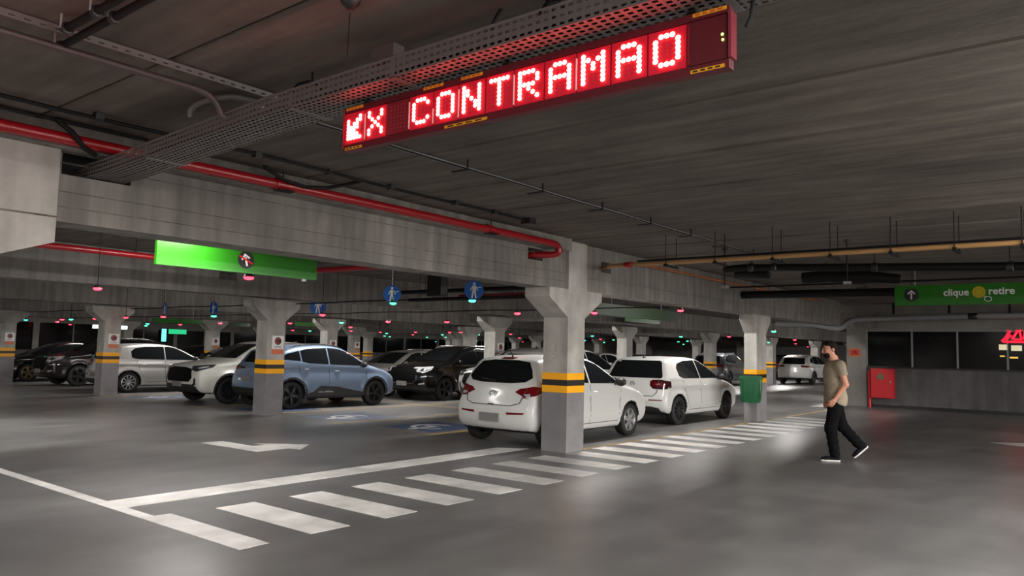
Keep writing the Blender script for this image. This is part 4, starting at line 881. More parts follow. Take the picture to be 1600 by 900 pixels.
# ------------------------------------------------------------------ bin, hose cabinet, wall sign, shop neon
M_BIN = mat('green_bin_plastic', srgb((8, 88, 48)), .4)
t = thing('litter_bin', 'green plastic litter bin fixed to the banded pillar by the crossing', 'bin', (17.36, 6.70, .46), math.radians(-68))
pts = [(.20, .13, 0.0), (.225, .15, .06), (.25, .17, .45), (.255, .17, .56)]
b = MB(); rings = []
for (hx, hy, z) in pts:
    o = len(b.v); nn = 24
    for k in range(nn):
        a = 2 * PI * k / nn; c, s = math.cos(a), math.sin(a); e = .35
        b.v.append((math.copysign(abs(c) ** e, c) * hx, math.copysign(abs(s) ** e, s) * hy, z))
    rings.append(list(range(o, o + nn)))
for A, Bq in zip(rings[:-1], rings[1:]):
    for k in range(len(A)): b.f.append((A[k], A[(k+1) % len(A)], Bq[(k+1) % len(A)], Bq[k]))
b.f.append(tuple(rings[0][::-1])); b.f.append(tuple(rings[-1]))
b.build('body', M_BIN, t, 40)
MB().prism([(-.265, .54), (.265, .54), (.265, .58), (.21, .61), (-.21, .61), (-.265, .58)], 'y', -.18, .16).build('lid_rim', M_BIN, t)
MB().box(-.19, .19, -.16, .09, .60, .615).build('opening', M_DARK, t)
for k in range(4): MB().box(-.2 + k * .13 - .006, -.2 + k * .13 + .006, -.176, -.15, .08, .50).build('rib', M_BIN, t)
t = thing('hose_cabinet', 'red fire hose cabinet on the grey parapet wall behind the walking man', 'cabinet', (26.28, 5.86, .30))
MB().box(-.20, .0, -.33, .33, 0, .92).build('body', M_REDCAB, t); dr = MB().box(-.215, -.20, -.31, .31, .02, .90).build('door', M_REDCAB, t)
MB().lathe([(0, -.006), (.10, -.006), (.10, .004), (0, .004)], (-.222, .04, .66), 'x', 20).build('round_window', mat('olive_glass', (.13, .14, .06), .2), dr, 40); MB().box(-.225, -.215, -.26, -.23, .48, .54).build('latch', M_STEEL, dr)
tag(MB().tube([(26.2, 6.26, 0.0), (26.2, 6.26, 1.12)], .045, 10).build('standpipe', M_REDCAB, None, 60), 'red standpipe rising from the floor beside the hose cabinet', 'pipe')
t = thing('wall_sign', 'red rectangular sign with yellow border on the wall behind the man', 'sign', (26.25, 6.70, 1.58)); MB().box(-.012, 0, -.17, .17, 0, .25).build('border', mat('yellow_border', srgb((200, 120, 20)), .5), t); MB().box(-.016, -.012, -.14, .14, .03, .22).build('red_face', mat('sign_red', srgb((190, 26, 26)), .5), t)
MB().tube([(-.018, .06, .06), (-.018, .02, .18), (-.018, 0, .12), (-.018, -.03, .18), (-.018, -.06, .06)], .012, 5).build('letter', M_BLACK, t)
M_NEON = mat('red_neon', (1, .05, .1), .4, emit=(1.0, .006, .022), strength=1.1); M_SHOP = mat('lit_shop_window', (.8, .75, .5), .5, emit=(.85, .78, .5), strength=.26); M_SHOPY = mat('lit_amber_box', (.8, .5, .1), .5, emit=(1, .6, .12), strength=.33)
t = thing('neon_sign', 'red neon strokes glowing in the dark window at the right edge', 'sign', (26.34, 2.45, 2.05))
b = MB()
for st in (((.24, .06), (.18, .12), (.02, .36), (.10, .40)), ((.20, .05), (-.30, .05), (-.42, .09)), ((.14, .10), (.02, .24), (-.02, .20)), ((-.02, .12), (-.14, .34), (-.20, .40), (-.24, .12), (-.08, .12)), ((-.12, .38), (-.30, .42), (-.40, .40)), ((-.30, .12), (-.34, .36))):
    b.tube([(0, y, z) for y, z in st], .032, 6)
b.build('tubes', M_NEON, t, 60); MB().box(.01, .03, -.44, .26, .0, .02).build('rail', M_BLACK, t)
for k, (y0, y1, z0, z1, m) in enumerate(((2.55, 2.76, 1.86, 2.02, M_SHOP), (2.20, 2.46, 1.84, 2.0, M_SHOP), (2.62, 2.74, 1.66, 1.70, M_SHOPY), (2.30, 2.50, 1.62, 1.67, M_SHOPY))):
    tag(MB().box(26.33, 26.35, y0, y1, z0, z1).build('lit_box', m), ('pale lit box under the neon strokes, left one', 'pale lit box under the neon strokes at the picture edge', 'small amber light bar under the left pale box', 'amber light bar under the right pale box')[k], 'lamp')

for lab, x0, x1, y, z0, z1, c, st in (('tall cyan lit panel on the far wall above the pearl white crossover', 24.55, 24.85, 48.2, 1.55, 2.35, (.15, .85, .85), .8), ('green lit strip beside the cyan panel on the far wall', 25.0, 26.2, 48.2, 2.05, 2.35, (.02, .55, .22), .5), ('small white lit exit-style sign left of the silver car pillar', 13.9, 15.3, 33.0, 2.02, 2.17, (.75, 1.0, .85), .9)):
    t = thing('lit_sign', lab, 'sign', ((x0 + x1) / 2, y, z0)); MB().box((x0 - x1) / 2, (x1 - x0) / 2, -.02, .0, 0, z1 - z0).build('panel_face', mat('lit_panel_%.2f' % c[0], c, .5, emit=c, strength=st), t)
    MB().box((x0 - x1) / 2 - .02, (x1 - x0) / 2 + .02, 0, .06, -.02, z1 - z0 + .02).build('case', M_BLACK, t)
    if y < 40: MB().tube([(0, .03, z1 - z0), (0, .03, CEIL - z0)], .01, 6).build('hanger', M_BLACKPIPE, t)
# ------------------------------------------------------------------ pipes, conduits and ducts
def pipe(name, label, cat, pts, r, m, n=12, group=None):
    return tag(MB().tube(pts, r, n).build(name, m, None, 60), label, cat, group)
def elbow(a, c, b, k=6):
    """quarter turn from a through corner c to b"""
    a, c, b = Vector(a), Vector(c), Vector(b); return [tuple((1-t)**2 * a + 2*t*(1-t) * c + t*t * b) for t in [i / k for i in range(k + 1)]]
rp = pipe('sprinkler_pipe', 'long red sprinkler pipe running along the front beam', 'pipe', [(-8, 6.42, 3.115), (2, 6.42, 3.115), (5.6, 6.42, 3.115)] + elbow((9.0, 6.42, 3.105), (9.16, 6.42, 3.10), (9.16, 6.42, 3.02)) + elbow((9.16, 6.42, 3.0), (9.16, 6.44, 2.955), (9.10, 6.55, 2.955)) + [(8.95, 6.7, 2.945), (8.9, 7.2, 2.945)], .048, M_RED, 14)
for x in (4.35, 7.55): MB().lathe([(.049, -.05), (.058, -.045), (.058, .045), (.049, .05)], (x, 6.42, 3.114), 'x', 14).build('coupling', M_RED, rp, 50); MB().tube([(x + .05, 6.42, 3.16), (x + .05, 6.42, CEIL)], .006, 6).build('hanger_rod', M_BLACKPIPE, rp); MB().box(x - .02, x + .16, 6.37, 6.47, 3.052, 3.066).build('clamp', M_BLACKPIPE, rp)
MB().tube([(2.30, 6.36, 3.24), (2.42, 6.34, 3.16), (2.52, 6.35, 3.06), (2.62, 6.37, 3.02)], .022, 8).build('strap', M_BLACKPIPE, rp, 60)
pipe('hose_loop', 'black hose looping down over the red pipe', 'hose', [(4.12, 6.33, 3.25), (4.16, 6.33, 3.21), (4.38, 6.34, 3.145), (4.62, 6.34, 3.125), (4.84, 6.31, 3.15), (5.02, 6.22, 3.21), (5.08, 6.05, 3.24)], .018, M_BLACKPIPE, 8)
cb = pipe('ceiling_cable', 'black cable clipped to the ceiling along the front beam', 'cable', [(x, 5.95 + .02 * math.sin(x), 3.215 + .008 * math.sin(2 * x)) for x in np.linspace(-2, 7.75, 24)], .016, M_BLACKPIPE, 8)
for x in (2.45, 3.8, 4.6, 5.4, 6.4, 7.1): MB().box(x - .03, x + .03, 5.92, 5.99, 3.195, 3.25).build('clip', M_BLACK, cb)
MB().box(7.72, 7.86, 5.88, 6.02, 3.17, 3.25).build('junction_box', M_BLACK, cb)
pipe('ceiling_cable', 'thin black cable in the corner between ceiling and front beam at left', 'cable', [(x, 6.32, 3.225) for x in np.linspace(-2, 3.0, 8)], .012, M_BLACKPIPE, 8)
# upper left
st = MB(); n = 60
perforated(st, (-1.5, 4.44, 3.20), (1, 0, 0), (0, 0, 1), n, .0745, .03, 1, .036, .010); st.box(-1.5, 2.97, 4.44, 4.48, 3.236, 3.242)
tag(st.build('strut_channel', M_TRAY), 'perforated steel strut under the ceiling at upper left', 'strut')
pipe('bent_conduit', 'thin brown-grey pipe with a red glow bending down to the cable tray at upper left', 'pipe', [(-2, 4.53, 3.15), (1.9, 4.53, 3.15)] + elbow((2.42, 4.53, 3.15), (2.58, 4.53, 3.15), (2.62, 4.53, 3.02)) + [(2.64, 4.53, 3.02)], .022, mat('brown_grey_pipe', (.065, .05, .047), .5), 10)
pipe('grey_conduit', 'grey curved conduit dropping into the cable tray', 'conduit', [(2.64, 4.95, 3.115)] + elbow((2.63, 4.95, 3.10), (2.60, 4.95, 3.20), (2.74, 4.62, 3.205)) + [(2.95, 4.55, 3.2)], .024, mat('dull_conduit', (.10, .095, .09), .45), 10)
for x, ya, lab in ((1.575, 4.30, 'short black conduit ending in a bolt at upper left'), (1.66, 4.60, 'longer black conduit crossing the red strut at upper left')):
    o = pipe('black_conduit', lab, 'conduit', [(x, .3, 3.176), (x, ya, 3.176)], .021, M_BLACKPIPE, 10)
    for y in (3.95, ya): MB().lathe([(.022, -.02), (.032, -.018), (.032, .018), (.022, .02)], (x, y - .02, 3.176), 'y', 10).build('collar', M_BLACK, o, 50); MB().tube([(x - .03, y - .02, 3.17), (x - .03, y - .02, CEIL)], .008, 6).build('bolt', M_STEEL, o)
tag(MB().lathe([(0, 0), (.05, 0), (.048, -.02), (.028, -.04), (.014, -.055), (.0, -.055)], (2.33, 2.91, CEIL), 'z', 18).build('ceiling_rose', M_BLACK, None, 50), 'black round ceiling cap with a thin wire, above the display', 'ceiling rose')
pipe('hanger_wire', 'thin steel wire dropping from the black ceiling cap', 'wire', [(2.33, 2.91, 3.18), (2.38, 2.98, 2.99)], .003, M_BLACKPIPE, 6)
tag(MB().box(2.72, 2.80, 3.02, 3.20, 3.10, 3.19).build('ceiling_box', mat('brown_box', (.09, .07, .07), .5)), 'small grey box between cable tray and ceiling above the display', 'box')
# thin twin conduit along the ceiling, z 3.2
tc = thing('ceiling_conduit', 'thin twin conduit running the length of the lane ceiling', 'conduit', (0, 0, 0))
for z, y in ((3.165, 4.56), (3.225, 4.72)): MB().tube([(x, y + .006 * math.sin(3 * x), z) for x in np.linspace(3.0, 24, 30)], .008 if z < 3.2 else .014, 6).build('conduit', M_BLACKPIPE if z < 3.2 else M_GREYMETAL, tc, 60)
for x in np.arange(3.9, 22, 1.15): MB().box(x - .006, x + .006, 4.555, 4.567, 3.165, CEIL).box(x - .02, x + .02, 4.53, 4.75, 3.155, 3.163).build('hanger', M_BLACKPIPE, tc)
# tan pipe across the lane
tp = pipe('gas_pipe', 'tan painted pipe crossing the lane on trapeze hangers', 'pipe', [(10.0, -6, 2.85)] + [(10.0, 5.0, 2.85)] + elbow((10.05, 5.9, 2.86), (10.1, 6.2, 2.87), (10.75, 6.52, 2.93)) + [(10.93, 7.3, 2.94)], .030, M_TAN, 12)
pipe('gas_cable', 'dark cable lying along the top of the tan pipe', 'cable', [(10.04, -6, 2.905), (10.04, 5.6, 2.905)], .014, M_BLACKPIPE, 8)
MB().lathe([(.031, -.07), (.042, -.06), (.042, .06), (.031, .07)], (10.02, 5.75, 2.856), 'y', 12).build('red_joint', M_RED, tp, 50, label='red joint')
for y in (.12, .8, 1.45, 2.12, 2.82, 3.55, 4.35, 5.1):
    MB().box(9.92, 10.34, y - .018, y + .018, 2.795, 2.82).tube([(9.96, y, 2.80), (9.96, y, CEIL)], .006, 6).tube([(10.30, y, 2.80), (10.30, y, CEIL)], .006, 6).box(9.95, 10.05, y - .02, y + .02, 2.82, 2.835).build('trapeze_hanger', M_BLACKPIPE, tp)
pipe('orange_pipe', 'thin orange pipe under the ceiling along the right-hand beam', 'pipe', [(11.6, 6.58, 3.10), (22, 6.58, 3.10)], .022, mat('orange_pipe_paint', (.42, .13, .04), .45), 8)
# black drains and ducts at right
d1 = pipe('drain_pipe', 'thick black drain pipe sloping across the lane at right', 'pipe', elbow((13.0, 5.5, 3.06), (13.0, 5.2, 3.08), (13.0, 5.05, 3.075)) + [(13.0, 2.2, 2.945), (13.0, -4, 2.70)], .062, M_BLACKPIPE, 14)
for y, z in ((5.0, 3.075), (4.6, 3.055), (1.2, 2.90), (3.0, 2.98)): MB().lathe([(.063, -.05), (.076, -.04), (.076, .04), (.063, .05)], (13.0, y, z), 'y', 14).build('collar', M_BLACK, d1, 50); MB().tube([(13.0, y, z + .06), (13.0, y, CEIL)], .006, 6).build('hanger_rod', M_BLACKPIPE, d1)
pipe('drain_pipe', 'black pipe stub hanging near the drain pipe elbow', 'pipe', [(13.15, 5.35, 3.0), (13.15, 4.75, 2.95)], .075, M_BLACKPIPE, 12)
d2 = pipe('drain_pipe', 'black square-ended duct passing behind the green arrow sign', 'duct', [(16.8, 6.68, 2.90), (16.8, -3, 2.84)], .085, M_BLACKPIPE, 12)
for y in (6.4, 4.7, 3.2): MB().tube([(16.8, y, 2.9), (16.8, y, CEIL)], .006, 6).build('hanger_rod', M_BLACKPIPE, d2)
fd = pipe('flexible_duct', 'short dark flexible duct lying under the ceiling left of the green arrow sign', 'duct', [(14.2, 4.5, 2.97), (14.2, 4.0, 2.99), (14.25, 3.4, 2.96), (14.3, 2.9, 2.90)], [.10, .12, .11, .08], M_BLACKPIPE, 12)
for y in (4.1, 3.3): MB().tube([(14.22, y, 3.05), (14.22, y, CEIL)], .006, 6).build('hanger_rod', M_BLACKPIPE, fd)
for y, lab in ((4.9, 'thin dark rod hanging by the drain elbow'), (3.05, 'black sprinkler drop above the green arrow sign')):
    o = pipe('sprinkler_drop', lab, 'sprinkler', [(11.6, y, CEIL), (11.6, y, 2.62)], .010, M_BLACKPIPE, 8); MB().lathe([(0, 0), (.05, 0), (.03, -.05), (.012, -.06)], (11.6, y, CEIL), 'z', 12).build('rosette', M_BLACK, o, 50); MB().box(11.57, 11.63, y - .05, y + .05, 2.60, 2.64).build('head', M_STEEL, o)
pipe('cross_conduit', 'thin black conduit above the green arrow sign', 'conduit', [(15.7, 6.5, 2.98), (15.7, 3.0, 2.99), (15.7, -3, 3.0)], .018, M_BLACKPIPE, 8)
gd = pipe('grey_duct', 'grey galvanised duct with an S bend above the right wall windows', 'duct', [(25.6, 9.0, 2.60), (25.6, 7.7, 2.57)] + elbow((25.6, 7.45, 2.52), (25.6, 7.2, 2.45), (25.6, 6.98, 2.46)) + elbow((25.6, 6.85, 2.52), (25.6, 6.72, 2.74), (25.6, 6.4, 2.75)) + [(25.6, 2, 2.84), (25.6, -5, 2.92)], .085, M_GREYMETAL, 16)
MB().lathe([(.086, -.12), (.096, -.11), (.096, .11), (.086, .12)], (25.6, 3.3, 2.813), 'y', 16).build('sleeve', M_BLACK, gd, 50)
for y in (5.4, 3.9, 2.4, 1.2): MB().box(25.55, 25.65, y - .03, y + .03, 2.9, CEIL).build('hanger', M_BLACKPIPE, gd)
# bay 2: second red pipe, conduits that carry the sensors, black services
rp2 = pipe('sprinkler_pipe', 'red sprinkler pipe behind the front beam, left of the green sign', 'pipe', [(0, 12.8, 2.98), (6.4, 12.8, 2.97)] + elbow((8.5, 12.8, 2.96), (9.0, 12.8, 2.96), (9.0, 12.2, 2.96)) + [(9.05, 9.2, 2.95)], .05, M_RED, 12)
for x in (3.5, 6.0): MB().tube([(x, 12.8, 3.0), (x, 12.8, CEIL)], .008, 6).build('hanger_rod', M_BLACKPIPE, rp2)
for x, z, y0, y1, lab in ((10.45, 2.47, 7.1, 35, 'thin black conduit carrying the first row of sensors'), (14.05, 2.47, 7.1, 36, 'thin black conduit carrying the second row of sensors')):
    c = pipe('sensor_conduit', lab, 'conduit', [(x, y, z + .012 * math.sin(y * 1.7)) for y in np.linspace(y0, y1, 26)], .014, M_BLACKPIPE, 6)
    for y in np.arange(y0 + 1.0, y1, 2.5): MB().tube([(x, y, z), (x, y, CEIL)], .005, 5).build('hanger_rod', M_BLACKPIPE, c)
for x, z, r, lab in ((13.0, 2.88, .05, 'black service pipe behind the nearest pillar, upper'), (13.35, 2.72, .045, 'black service pipe behind the nearest pillar, lower'), (15.2, 2.95, .035, 'dark red service pipe behind the nearest pillar')):
    sp = pipe('service_pipe', lab, 'pipe', [(x, 7.2, z), (x, 13.9, z)], r, M_BLACKPIPE if r > .04 else M_RED, 10)
    for y in (8.2, 10.6, 13.0): MB().tube([(x, y, z + r * .8), (x, y, CEIL)], .006, 6).build('hanger_rod', M_BLACKPIPE, sp)
tag(MB().box(11.35, 11.55, 10.9, 11.3, 2.62, CEIL).build('downpipe_box', M_BLACK), 'black upright box hung from the ceiling between the two blue signs', 'duct')
tag(MB().box(11.6, 12.3, 8.3, 9.0, 2.78, CEIL).build('junction_cabinet', M_DARK), 'dark ceiling box right of the nearest blue sign', 'duct')

# ------------------------------------------------------------------ parking sensors with red or green lamps
M_SR = mat('lit_red_lens', (1, .1, .15), .4, emit=(1.0, .03, .055), strength=3.0); M_SG = mat('lit_green_lens', (.1, 1, .5), .4, emit=(.06, 1.0, .42), strength=2.0); M_SC = mat('lit_cyan_lens', (.1, .9, .9), .4, emit=(.05, .85, .85), strength=1.3)
lens_me = MB().ball((0, 0, 0), .066, .066, .03, 12, 6).mesh('lens', 60); cap_me = MB().lathe([(0, .05), (.04, .05), (.058, .03), (.062, .012), (0, .012)], (0, 0, 0), 'z', 12).mesh('housing', 50)
SENS = [('r', 5.3, 12.5, 2.35, 'red sensor lamp glowing in front of the far beam at left'), ('r', 5.62, 8.85, 2.40, 'red sensor lamp just under the bright green sign'), ('r', 10.4, 13.5, 2.2, 'red sensor lamp under the half-hidden blue sign'), ('g', 10.0, 10.85, 2.375, 'green sensor lamp under the left one of two clear blue signs'),
        ('g', 9.8, 8.66, 2.365, 'green sensor lamp under the blue sign next to the nearest pillar'), ('r', 12.2, 9.55, 2.28, 'red sensor lamp just left of the nearest pillar'), ('r', 13.6, 8.6, 2.35, 'red sensor lamp just right of the nearest pillar'), ('r', 14.85, 7.25, 2.45, 'red sensor lamp at the end of the dark green sign back'),
        ('g', 10.2, 17.5, 2.2, 'green sensor lamp under the narrow edge-on blue sign'), ('r', 10.1, 19.8, 2.2, 'red sensor lamp under the edge-on blue sign right of the silver car pillar'), ('r', 10.1, 21.9, 2.2, 'red sensor lamp touching the corbel of the silver car pillar'), ('r', 10.5, 24.8, 2.2, 'pinkish red sensor lamp left of the silver car pillar'),
        ('r', 10.6, 27.5, 2.2, 'red sensor lamp above the dark car roof at left'), ('g', 10.6, 26.8, 2.2, 'green sensor lamp above the dark car roof at left'), ('c', 10.6, 30.6, 2.2, 'cyan sensor lamp on the white far pillar at left'), ('r', 14.0, 13.2, 2.2, 'red sensor lamp above the black off-roader'), ('r', 13.75, 15.08, 2.2, 'red sensor lamp above the grey-beige sedan'),
        ('g', 14.0, 17.3, 2.2, 'green sensor lamp above the pale blue car roof'), ('r', 14.2, 20.0, 2.2, 'red sensor lamp right beside the pale blue car pillar'), ('r', 14.0, 23.6, 2.2, 'red sensor lamp above the pearl white crossover'), ('r', 14.8, 27.7, 2.2, 'red sensor lamp on two short rods above the silver hatchback'), ('g', 20.7, 7.35, 2.2, 'green sensor lamp high beyond the bin pillar')]
FAR = [('r', 12.1, 31.8, 2.2), ('r', 14.3, 36.2, 2.2), ('g', 15.9, 32.6, 2.2), ('g', 14.1, 28.8, 2.2), ('g', 22.2, 29.7, 2.2), ('r', 21.4, 29.9, 2.2), ('r', 22.7, 29.3, 2.2), ('r', 22.0, 26.5, 2.2), ('r', 17.4, 21.0, 2.2), ('r', 23.7, 26.5, 2.2), ('r', 28.2, 29.0, 2.2), ('r', 23.4, 23.9, 2.2), ('r', 23.1, 21.6, 2.2), ('r', 23.0, 20.9, 2.2), ('r', 25.5, 20.3, 2.2), ('r', 33.7, 26.2, 2.2), ('r', 50.1, 38.6, 2.2), ('r', 34.8, 21.6, 2.2), ('r', 26.9, 11.2, 2.2), ('r', 31.4, 10.3, 2.2), ('r', 41.3, 13.5, 2.2), ('r', 54.6, 17.0, 2.2),
       ('g', 27.9, 33.0, 2.2), ('c', 38.6, 45.8, 2.05), ('g', 26.0, 28.6, 2.2), ('g', 32.3, 35.7, 2.2), ('g', 34.2, 37.3, 2.2), ('g', 35.1, 34.8, 2.2), ('c', 45.0, 43.6, 2.04), ('g', 27.7, 26.4, 2.2), ('g', 34.3, 32.4, 2.2), ('g', 48.9, 45.9, 2.2), ('g', 27.1, 23.5, 2.2), ('g', 50.3, 43.8, 2.2), ('g', 27.7, 17.6, 2.2), ('c', 39.6, 25.7, 2.2), ('g', 46.9, 28.8, 2.2), ('g', 36.3, 21.7, 2.2), ('g', 43.0, 25.3, 2.2), ('g', 48.4, 27.8, 2.2), ('g', 27.5, 13.4, 2.2), ('g', 39.9, 19.6, 2.2), ('g', 37.5, 17.9, 2.2), ('g', 50.9, 24.6, 2.2), ('g', 38.4, 13.9, 2.2), ('g', 50.0, 18.1, 1.97)]
def sensor(c, x, y, z, label, group, full):
    t = thing('parking_sensor', label, 'sensor lamp', (x, y, z), 0, group)
    link('lens', lens_me, {'r': M_SR, 'g': M_SG, 'c': M_SC}[c], t)
    if full:
        link('housing', cap_me, M_BLACK, t); MB().tube([(0, 0, .05), (0, 0, CEIL - z)], .006, 5).build('rod', M_BLACKPIPE, t)
for s in SENS: sensor(*s, 'parking sensor lamps', True)
names = {'r': 'red', 'g': 'green', 'c': 'bluish'}
WHERE = ((380, 'left of the pillar by the pale blue car'), (560, 'above the pale blue car'), (640, 'above the grey-beige sedan'), (770, 'above the black off-roader'), (850, 'just left of the nearest pillar'), (1000, 'just right of the nearest pillar'), (1095, 'above the smoked-lamp white hatchback'), (1700, 'around the litter bin pillar'))
def where(x, y):
    v = CAM_R.transposed() @ Vector((x, y, 0.65)); px = 800 - 1194.05 * v.x / v.z
    return next(w for lim, w in WHERE if px < lim)
for c, x, y, z in FAR: sensor(c, x, y, z, 'tiny %s sensor lamp glowing far back, %s' % (names[c], where(x, y)), 'far sensor lamps ' + where(x, y), True)
# ------------------------------------------------------------------ the walking man (x forward, y to his left, z up)
M_SKIN = mat('skin', srgb((196, 138, 112)), 0.5); M_SHIRT = surface('taupe_cotton', srgb((138, 126, 108)), srgb((160, 147, 127)), noise=14, rough=(.85, .95), bump=.25, fine=90, big=3.0)
M_TROUS = surface('black_denim', (0.005, 0.005, 0.006), (0.010, 0.0095, 0.011), noise=20, rough=(.85, .98), bump=.2, fine=90, spec=.05); M_HAIR = mat('dark_brown_hair', (0.012, 0.008, 0.007), .75, spec=.12); M_SHOE = mat('black_canvas', (0.006, 0.006, 0.008), .8, spec=.1); M_SOLE = mat('white_rubber', (.62, .60, .58), .6)
class Field:
    def __init__(self, lo, hi, h):
        self.h = h; self.lo = np.array(lo); a = [np.arange(lo[k], hi[k] + h, h) for k in range(3)]
        self.x, self.y, self.z = np.meshgrid(*a, indexing='ij'); self.d = np.full(self.x.shape, 9.0)
    def cone(self, a, b, ra, rb, k=.03, op='add', sy=1.0):
        a, b = np.array(a, float), np.array(b, float); e = b - a; wx, wy, wz = self.x - a[0], (self.y - a[1]) * sy, self.z - a[2]; ee = np.array([e[0], e[1] * sy, e[2]])
        t = np.clip((wx * ee[0] + wy * ee[1] + wz * ee[2]) / max(ee @ ee, 1e-9), 0, 1)
        q = np.sqrt((wx - ee[0] * t) ** 2 + (wy - ee[1] * t) ** 2 + (wz - ee[2] * t) ** 2) - (ra + (rb - ra) * t); return self.put(q, k, op)
    def ell(self, c, r, k=.03, op='add'):
        px, py, pz = (self.x - c[0]) / r[0], (self.y - c[1]) / r[1], (self.z - c[2]) / r[2]; n = np.sqrt(px*px + py*py + pz*pz) + 1e-9
        g = np.sqrt((px / r[0]) ** 2 + (py / r[1]) ** 2 + (pz / r[2]) ** 2) + 1e-9; return self.put(n * (n - 1) / g, k, op)
    def put(self, q, k, op):
        self.d = smin(self.d, q, k) if op == 'add' else smax(self.d, -q, k); return self
    def cut(self, q, k=.004): self.d = smax(self.d, q, k); return self
    def net(self, sm=1): return surface_nets(self.d, self.lo, self.h, sm)
HP = Matrix.Translation((-.005, 0, 1.575)) @ Matrix.Rotation(math.radians(7), 4, 'Y') @ Matrix.Translation((.0, 0, -1.575))      # head bent a little forward
def nod(VQ): return np.array([tuple(HP @ Vector(p)) for p in VQ[0]]), VQ[1]
def joined(name, parts, m, parent):
    vs, fs, o = [], [], 0
    for V, Q in parts: vs.append(V); fs.append(Q + o); o += len(V)
    return link(name, net_mesh(name, np.concatenate(vs), np.concatenate(fs)), m, parent)
man = thing('person', 'man in a taupe T-shirt, black trousers and black white-soled shoes walking across the lane', 'person', (12.12, 3.42, 0), math.radians(122))
SH = {1: (-.055, .195, 1.425), -1: (-.055, -.195, 1.425)}; EL = {1: (-.115, .255, 1.145), -1: (-.10, -.245, 1.14)}; WR = {1: (.035, .245, .925), -1: (-.01, -.25, .885)}
HIP = {1: (-.035, .09, .92), -1: (-.05, -.09, .92)}; KN = {1: (.055, .095, .49), -1: (-.155, -.095, .52)}; AN = {1: (.0, .10, .09), -1: (-.425, -.10, .225)}
B1 = Field((-.56, -.36, .02), (.32, .36, 1.56), .0125)
def torso(F, g=0.0, k=.06):
    F.ell((-.022, 0, 1.30), (.128 + g, .185 + g, .19 + g), k).ell((-.036, 0, 1.06), (.122 + g, .165 + g, .20 + g), k).ell((-.05, 0, .93), (.125 + g, .165 + g, .13 + g), k)
    return F.cone((-.06, -.15, 1.415), (-.06, .15, 1.415), .062 + g, .062 + g, k)
torso(B1)
for s in (1, -1):
    B1.cone(SH[s], EL[s], .058, .046, .04).cone(EL[s], WR[s], .045, .030, .02).cone(HIP[s], KN[s], .085, .060, .05).cone(KN[s], AN[s], .058, .042, .03)
B1.cone((-.045, 0, 1.44), (.005, 0, 1.56), .062, .058, .04)
Hd = Field((-.13, -.12, 1.50), (.20, .12, 1.81), .0062)
Hd.cone((-.035, 0, 1.47), (.005, 0, 1.60), .060, .056, .03).ell((.015, 0, 1.685), (.100, .076, .098), .03).ell((.055, 0, 1.615), (.070, .056, .075), .04).ell((.085, 0, 1.575), (.032, .034, .028), .03)
Hd.cone((.115, 0, 1.690), (.137, 0, 1.640), .010, .015, .014).ell((.128, 0, 1.638), (.018, .018, .011), .012).ell((.108, 0, 1.702), (.014, .048, .010), .014)
for s in (1, -1):
    Hd.ell((.112, s * .032, 1.678), (.016, .017, .010), .008, 'sub').ell((-.003, s * .079, 1.655), (.020, .010, .032), .006).ell((.085, s * .045, 1.640), (.026, .022, .020), .02)
Hd.ell((.118, 0, 1.603), (.012, .026, .006), .006).ell((.116, 0, 1.594), (.012, .023, .006), .006)
def hand(s):
    w = Vector(WR[s]); d = (w - Vector(EL[s])).normalized(); pal = w + d * .075; f = Field(tuple(w - Vector((.10, .10, .17))), tuple(w + Vector((.17, .10, .08))), .0055)
    side = Vector((0, s, 0)); fw = Vector((d.z, 0, -d.x)) * -1; fw = fw if fw.x > 0 else -fw                        # fw: thumb side, forwards
    f.cone(tuple(w - d * .05), tuple(w + d * .02), .030, .028, .02).cone(tuple(w + d * .03 + fw * .016), tuple(pal + fw * .022), .021, .019, .02).cone(tuple(w + d * .03 - fw * .016), tuple(pal - fw * .022), .020, .017, .02)
    for i, (o, l) in enumerate(((.030, .036), (.010, .041), (-.010, .038), (-.029, .030))):
        a = pal + fw * o; b = a + d * l * .9 - side * .010; c = b + d * l * .45 - side * l * .62; e = c - d * l * .25 - side * l * .38
        f.cone(tuple(a), tuple(b), .0098, .0092, .006).cone(tuple(b), tuple(c), .0092, .0085, .004).cone(tuple(c), tuple(e), .0085, .0075, .004)
    a = w + d * .028 + fw * .026; b = a + d * .038 + fw * .020 - side * .012; c = b + d * .030 + fw * .001 - side * .016; f.cone(tuple(a), tuple(b), .0135, .0105, .01).cone(tuple(b), tuple(c), .0105, .0085, .004)
    return f.net(1)
joined('body', [B1.net(1), nod(Hd.net(1)), hand(1), hand(-1)], M_SKIN, man)
# T-shirt
Sf = Field((-.36, -.36, .80), (.28, .36, 1.56), .011); torso(Sf, .022, .07)
Sf.ell((-.045, 0, .90), (.152, .195, .16), .06)
hem = Sf.z - .845 - .02 * np.sin(Sf.x * 14); Sf.cut(-hem, .01)
for s in (1, -1):
    e = Vector(SH[s]).lerp(Vector(EL[s]), .66); Sf.cone(SH[s], tuple(e), .074, .074, .05)
    dd = (Vector(EL[s]) - Vector(SH[s])).normalized(); q = (Sf.x - e.x) * dd.x + (Sf.y - e.y) * dd.y + (Sf.z - e.z) * dd.z + .03; arm = np.hypot(np.hypot(Sf.x - e.x, Sf.y - e.y), Sf.z - e.z) < .12
    Sf.d = np.where(arm & (np.abs(Sf.y) > .19), smax(Sf.d, q, .006), Sf.d)
Sf.cone((-.045, 0, 1.44), (-.015, 0, 1.505), .078, .074, .03); Sf.cut((Sf.z - 1.50 + (Sf.x + .02) * .28), .006)
Sf.d = Sf.d + .0035 * np.sin(Sf.z * 46 + Sf.x * 30) * np.sin(Sf.y * 22 + Sf.z * 17) * np.clip((1.35 - Sf.z) / .3, 0, 1)
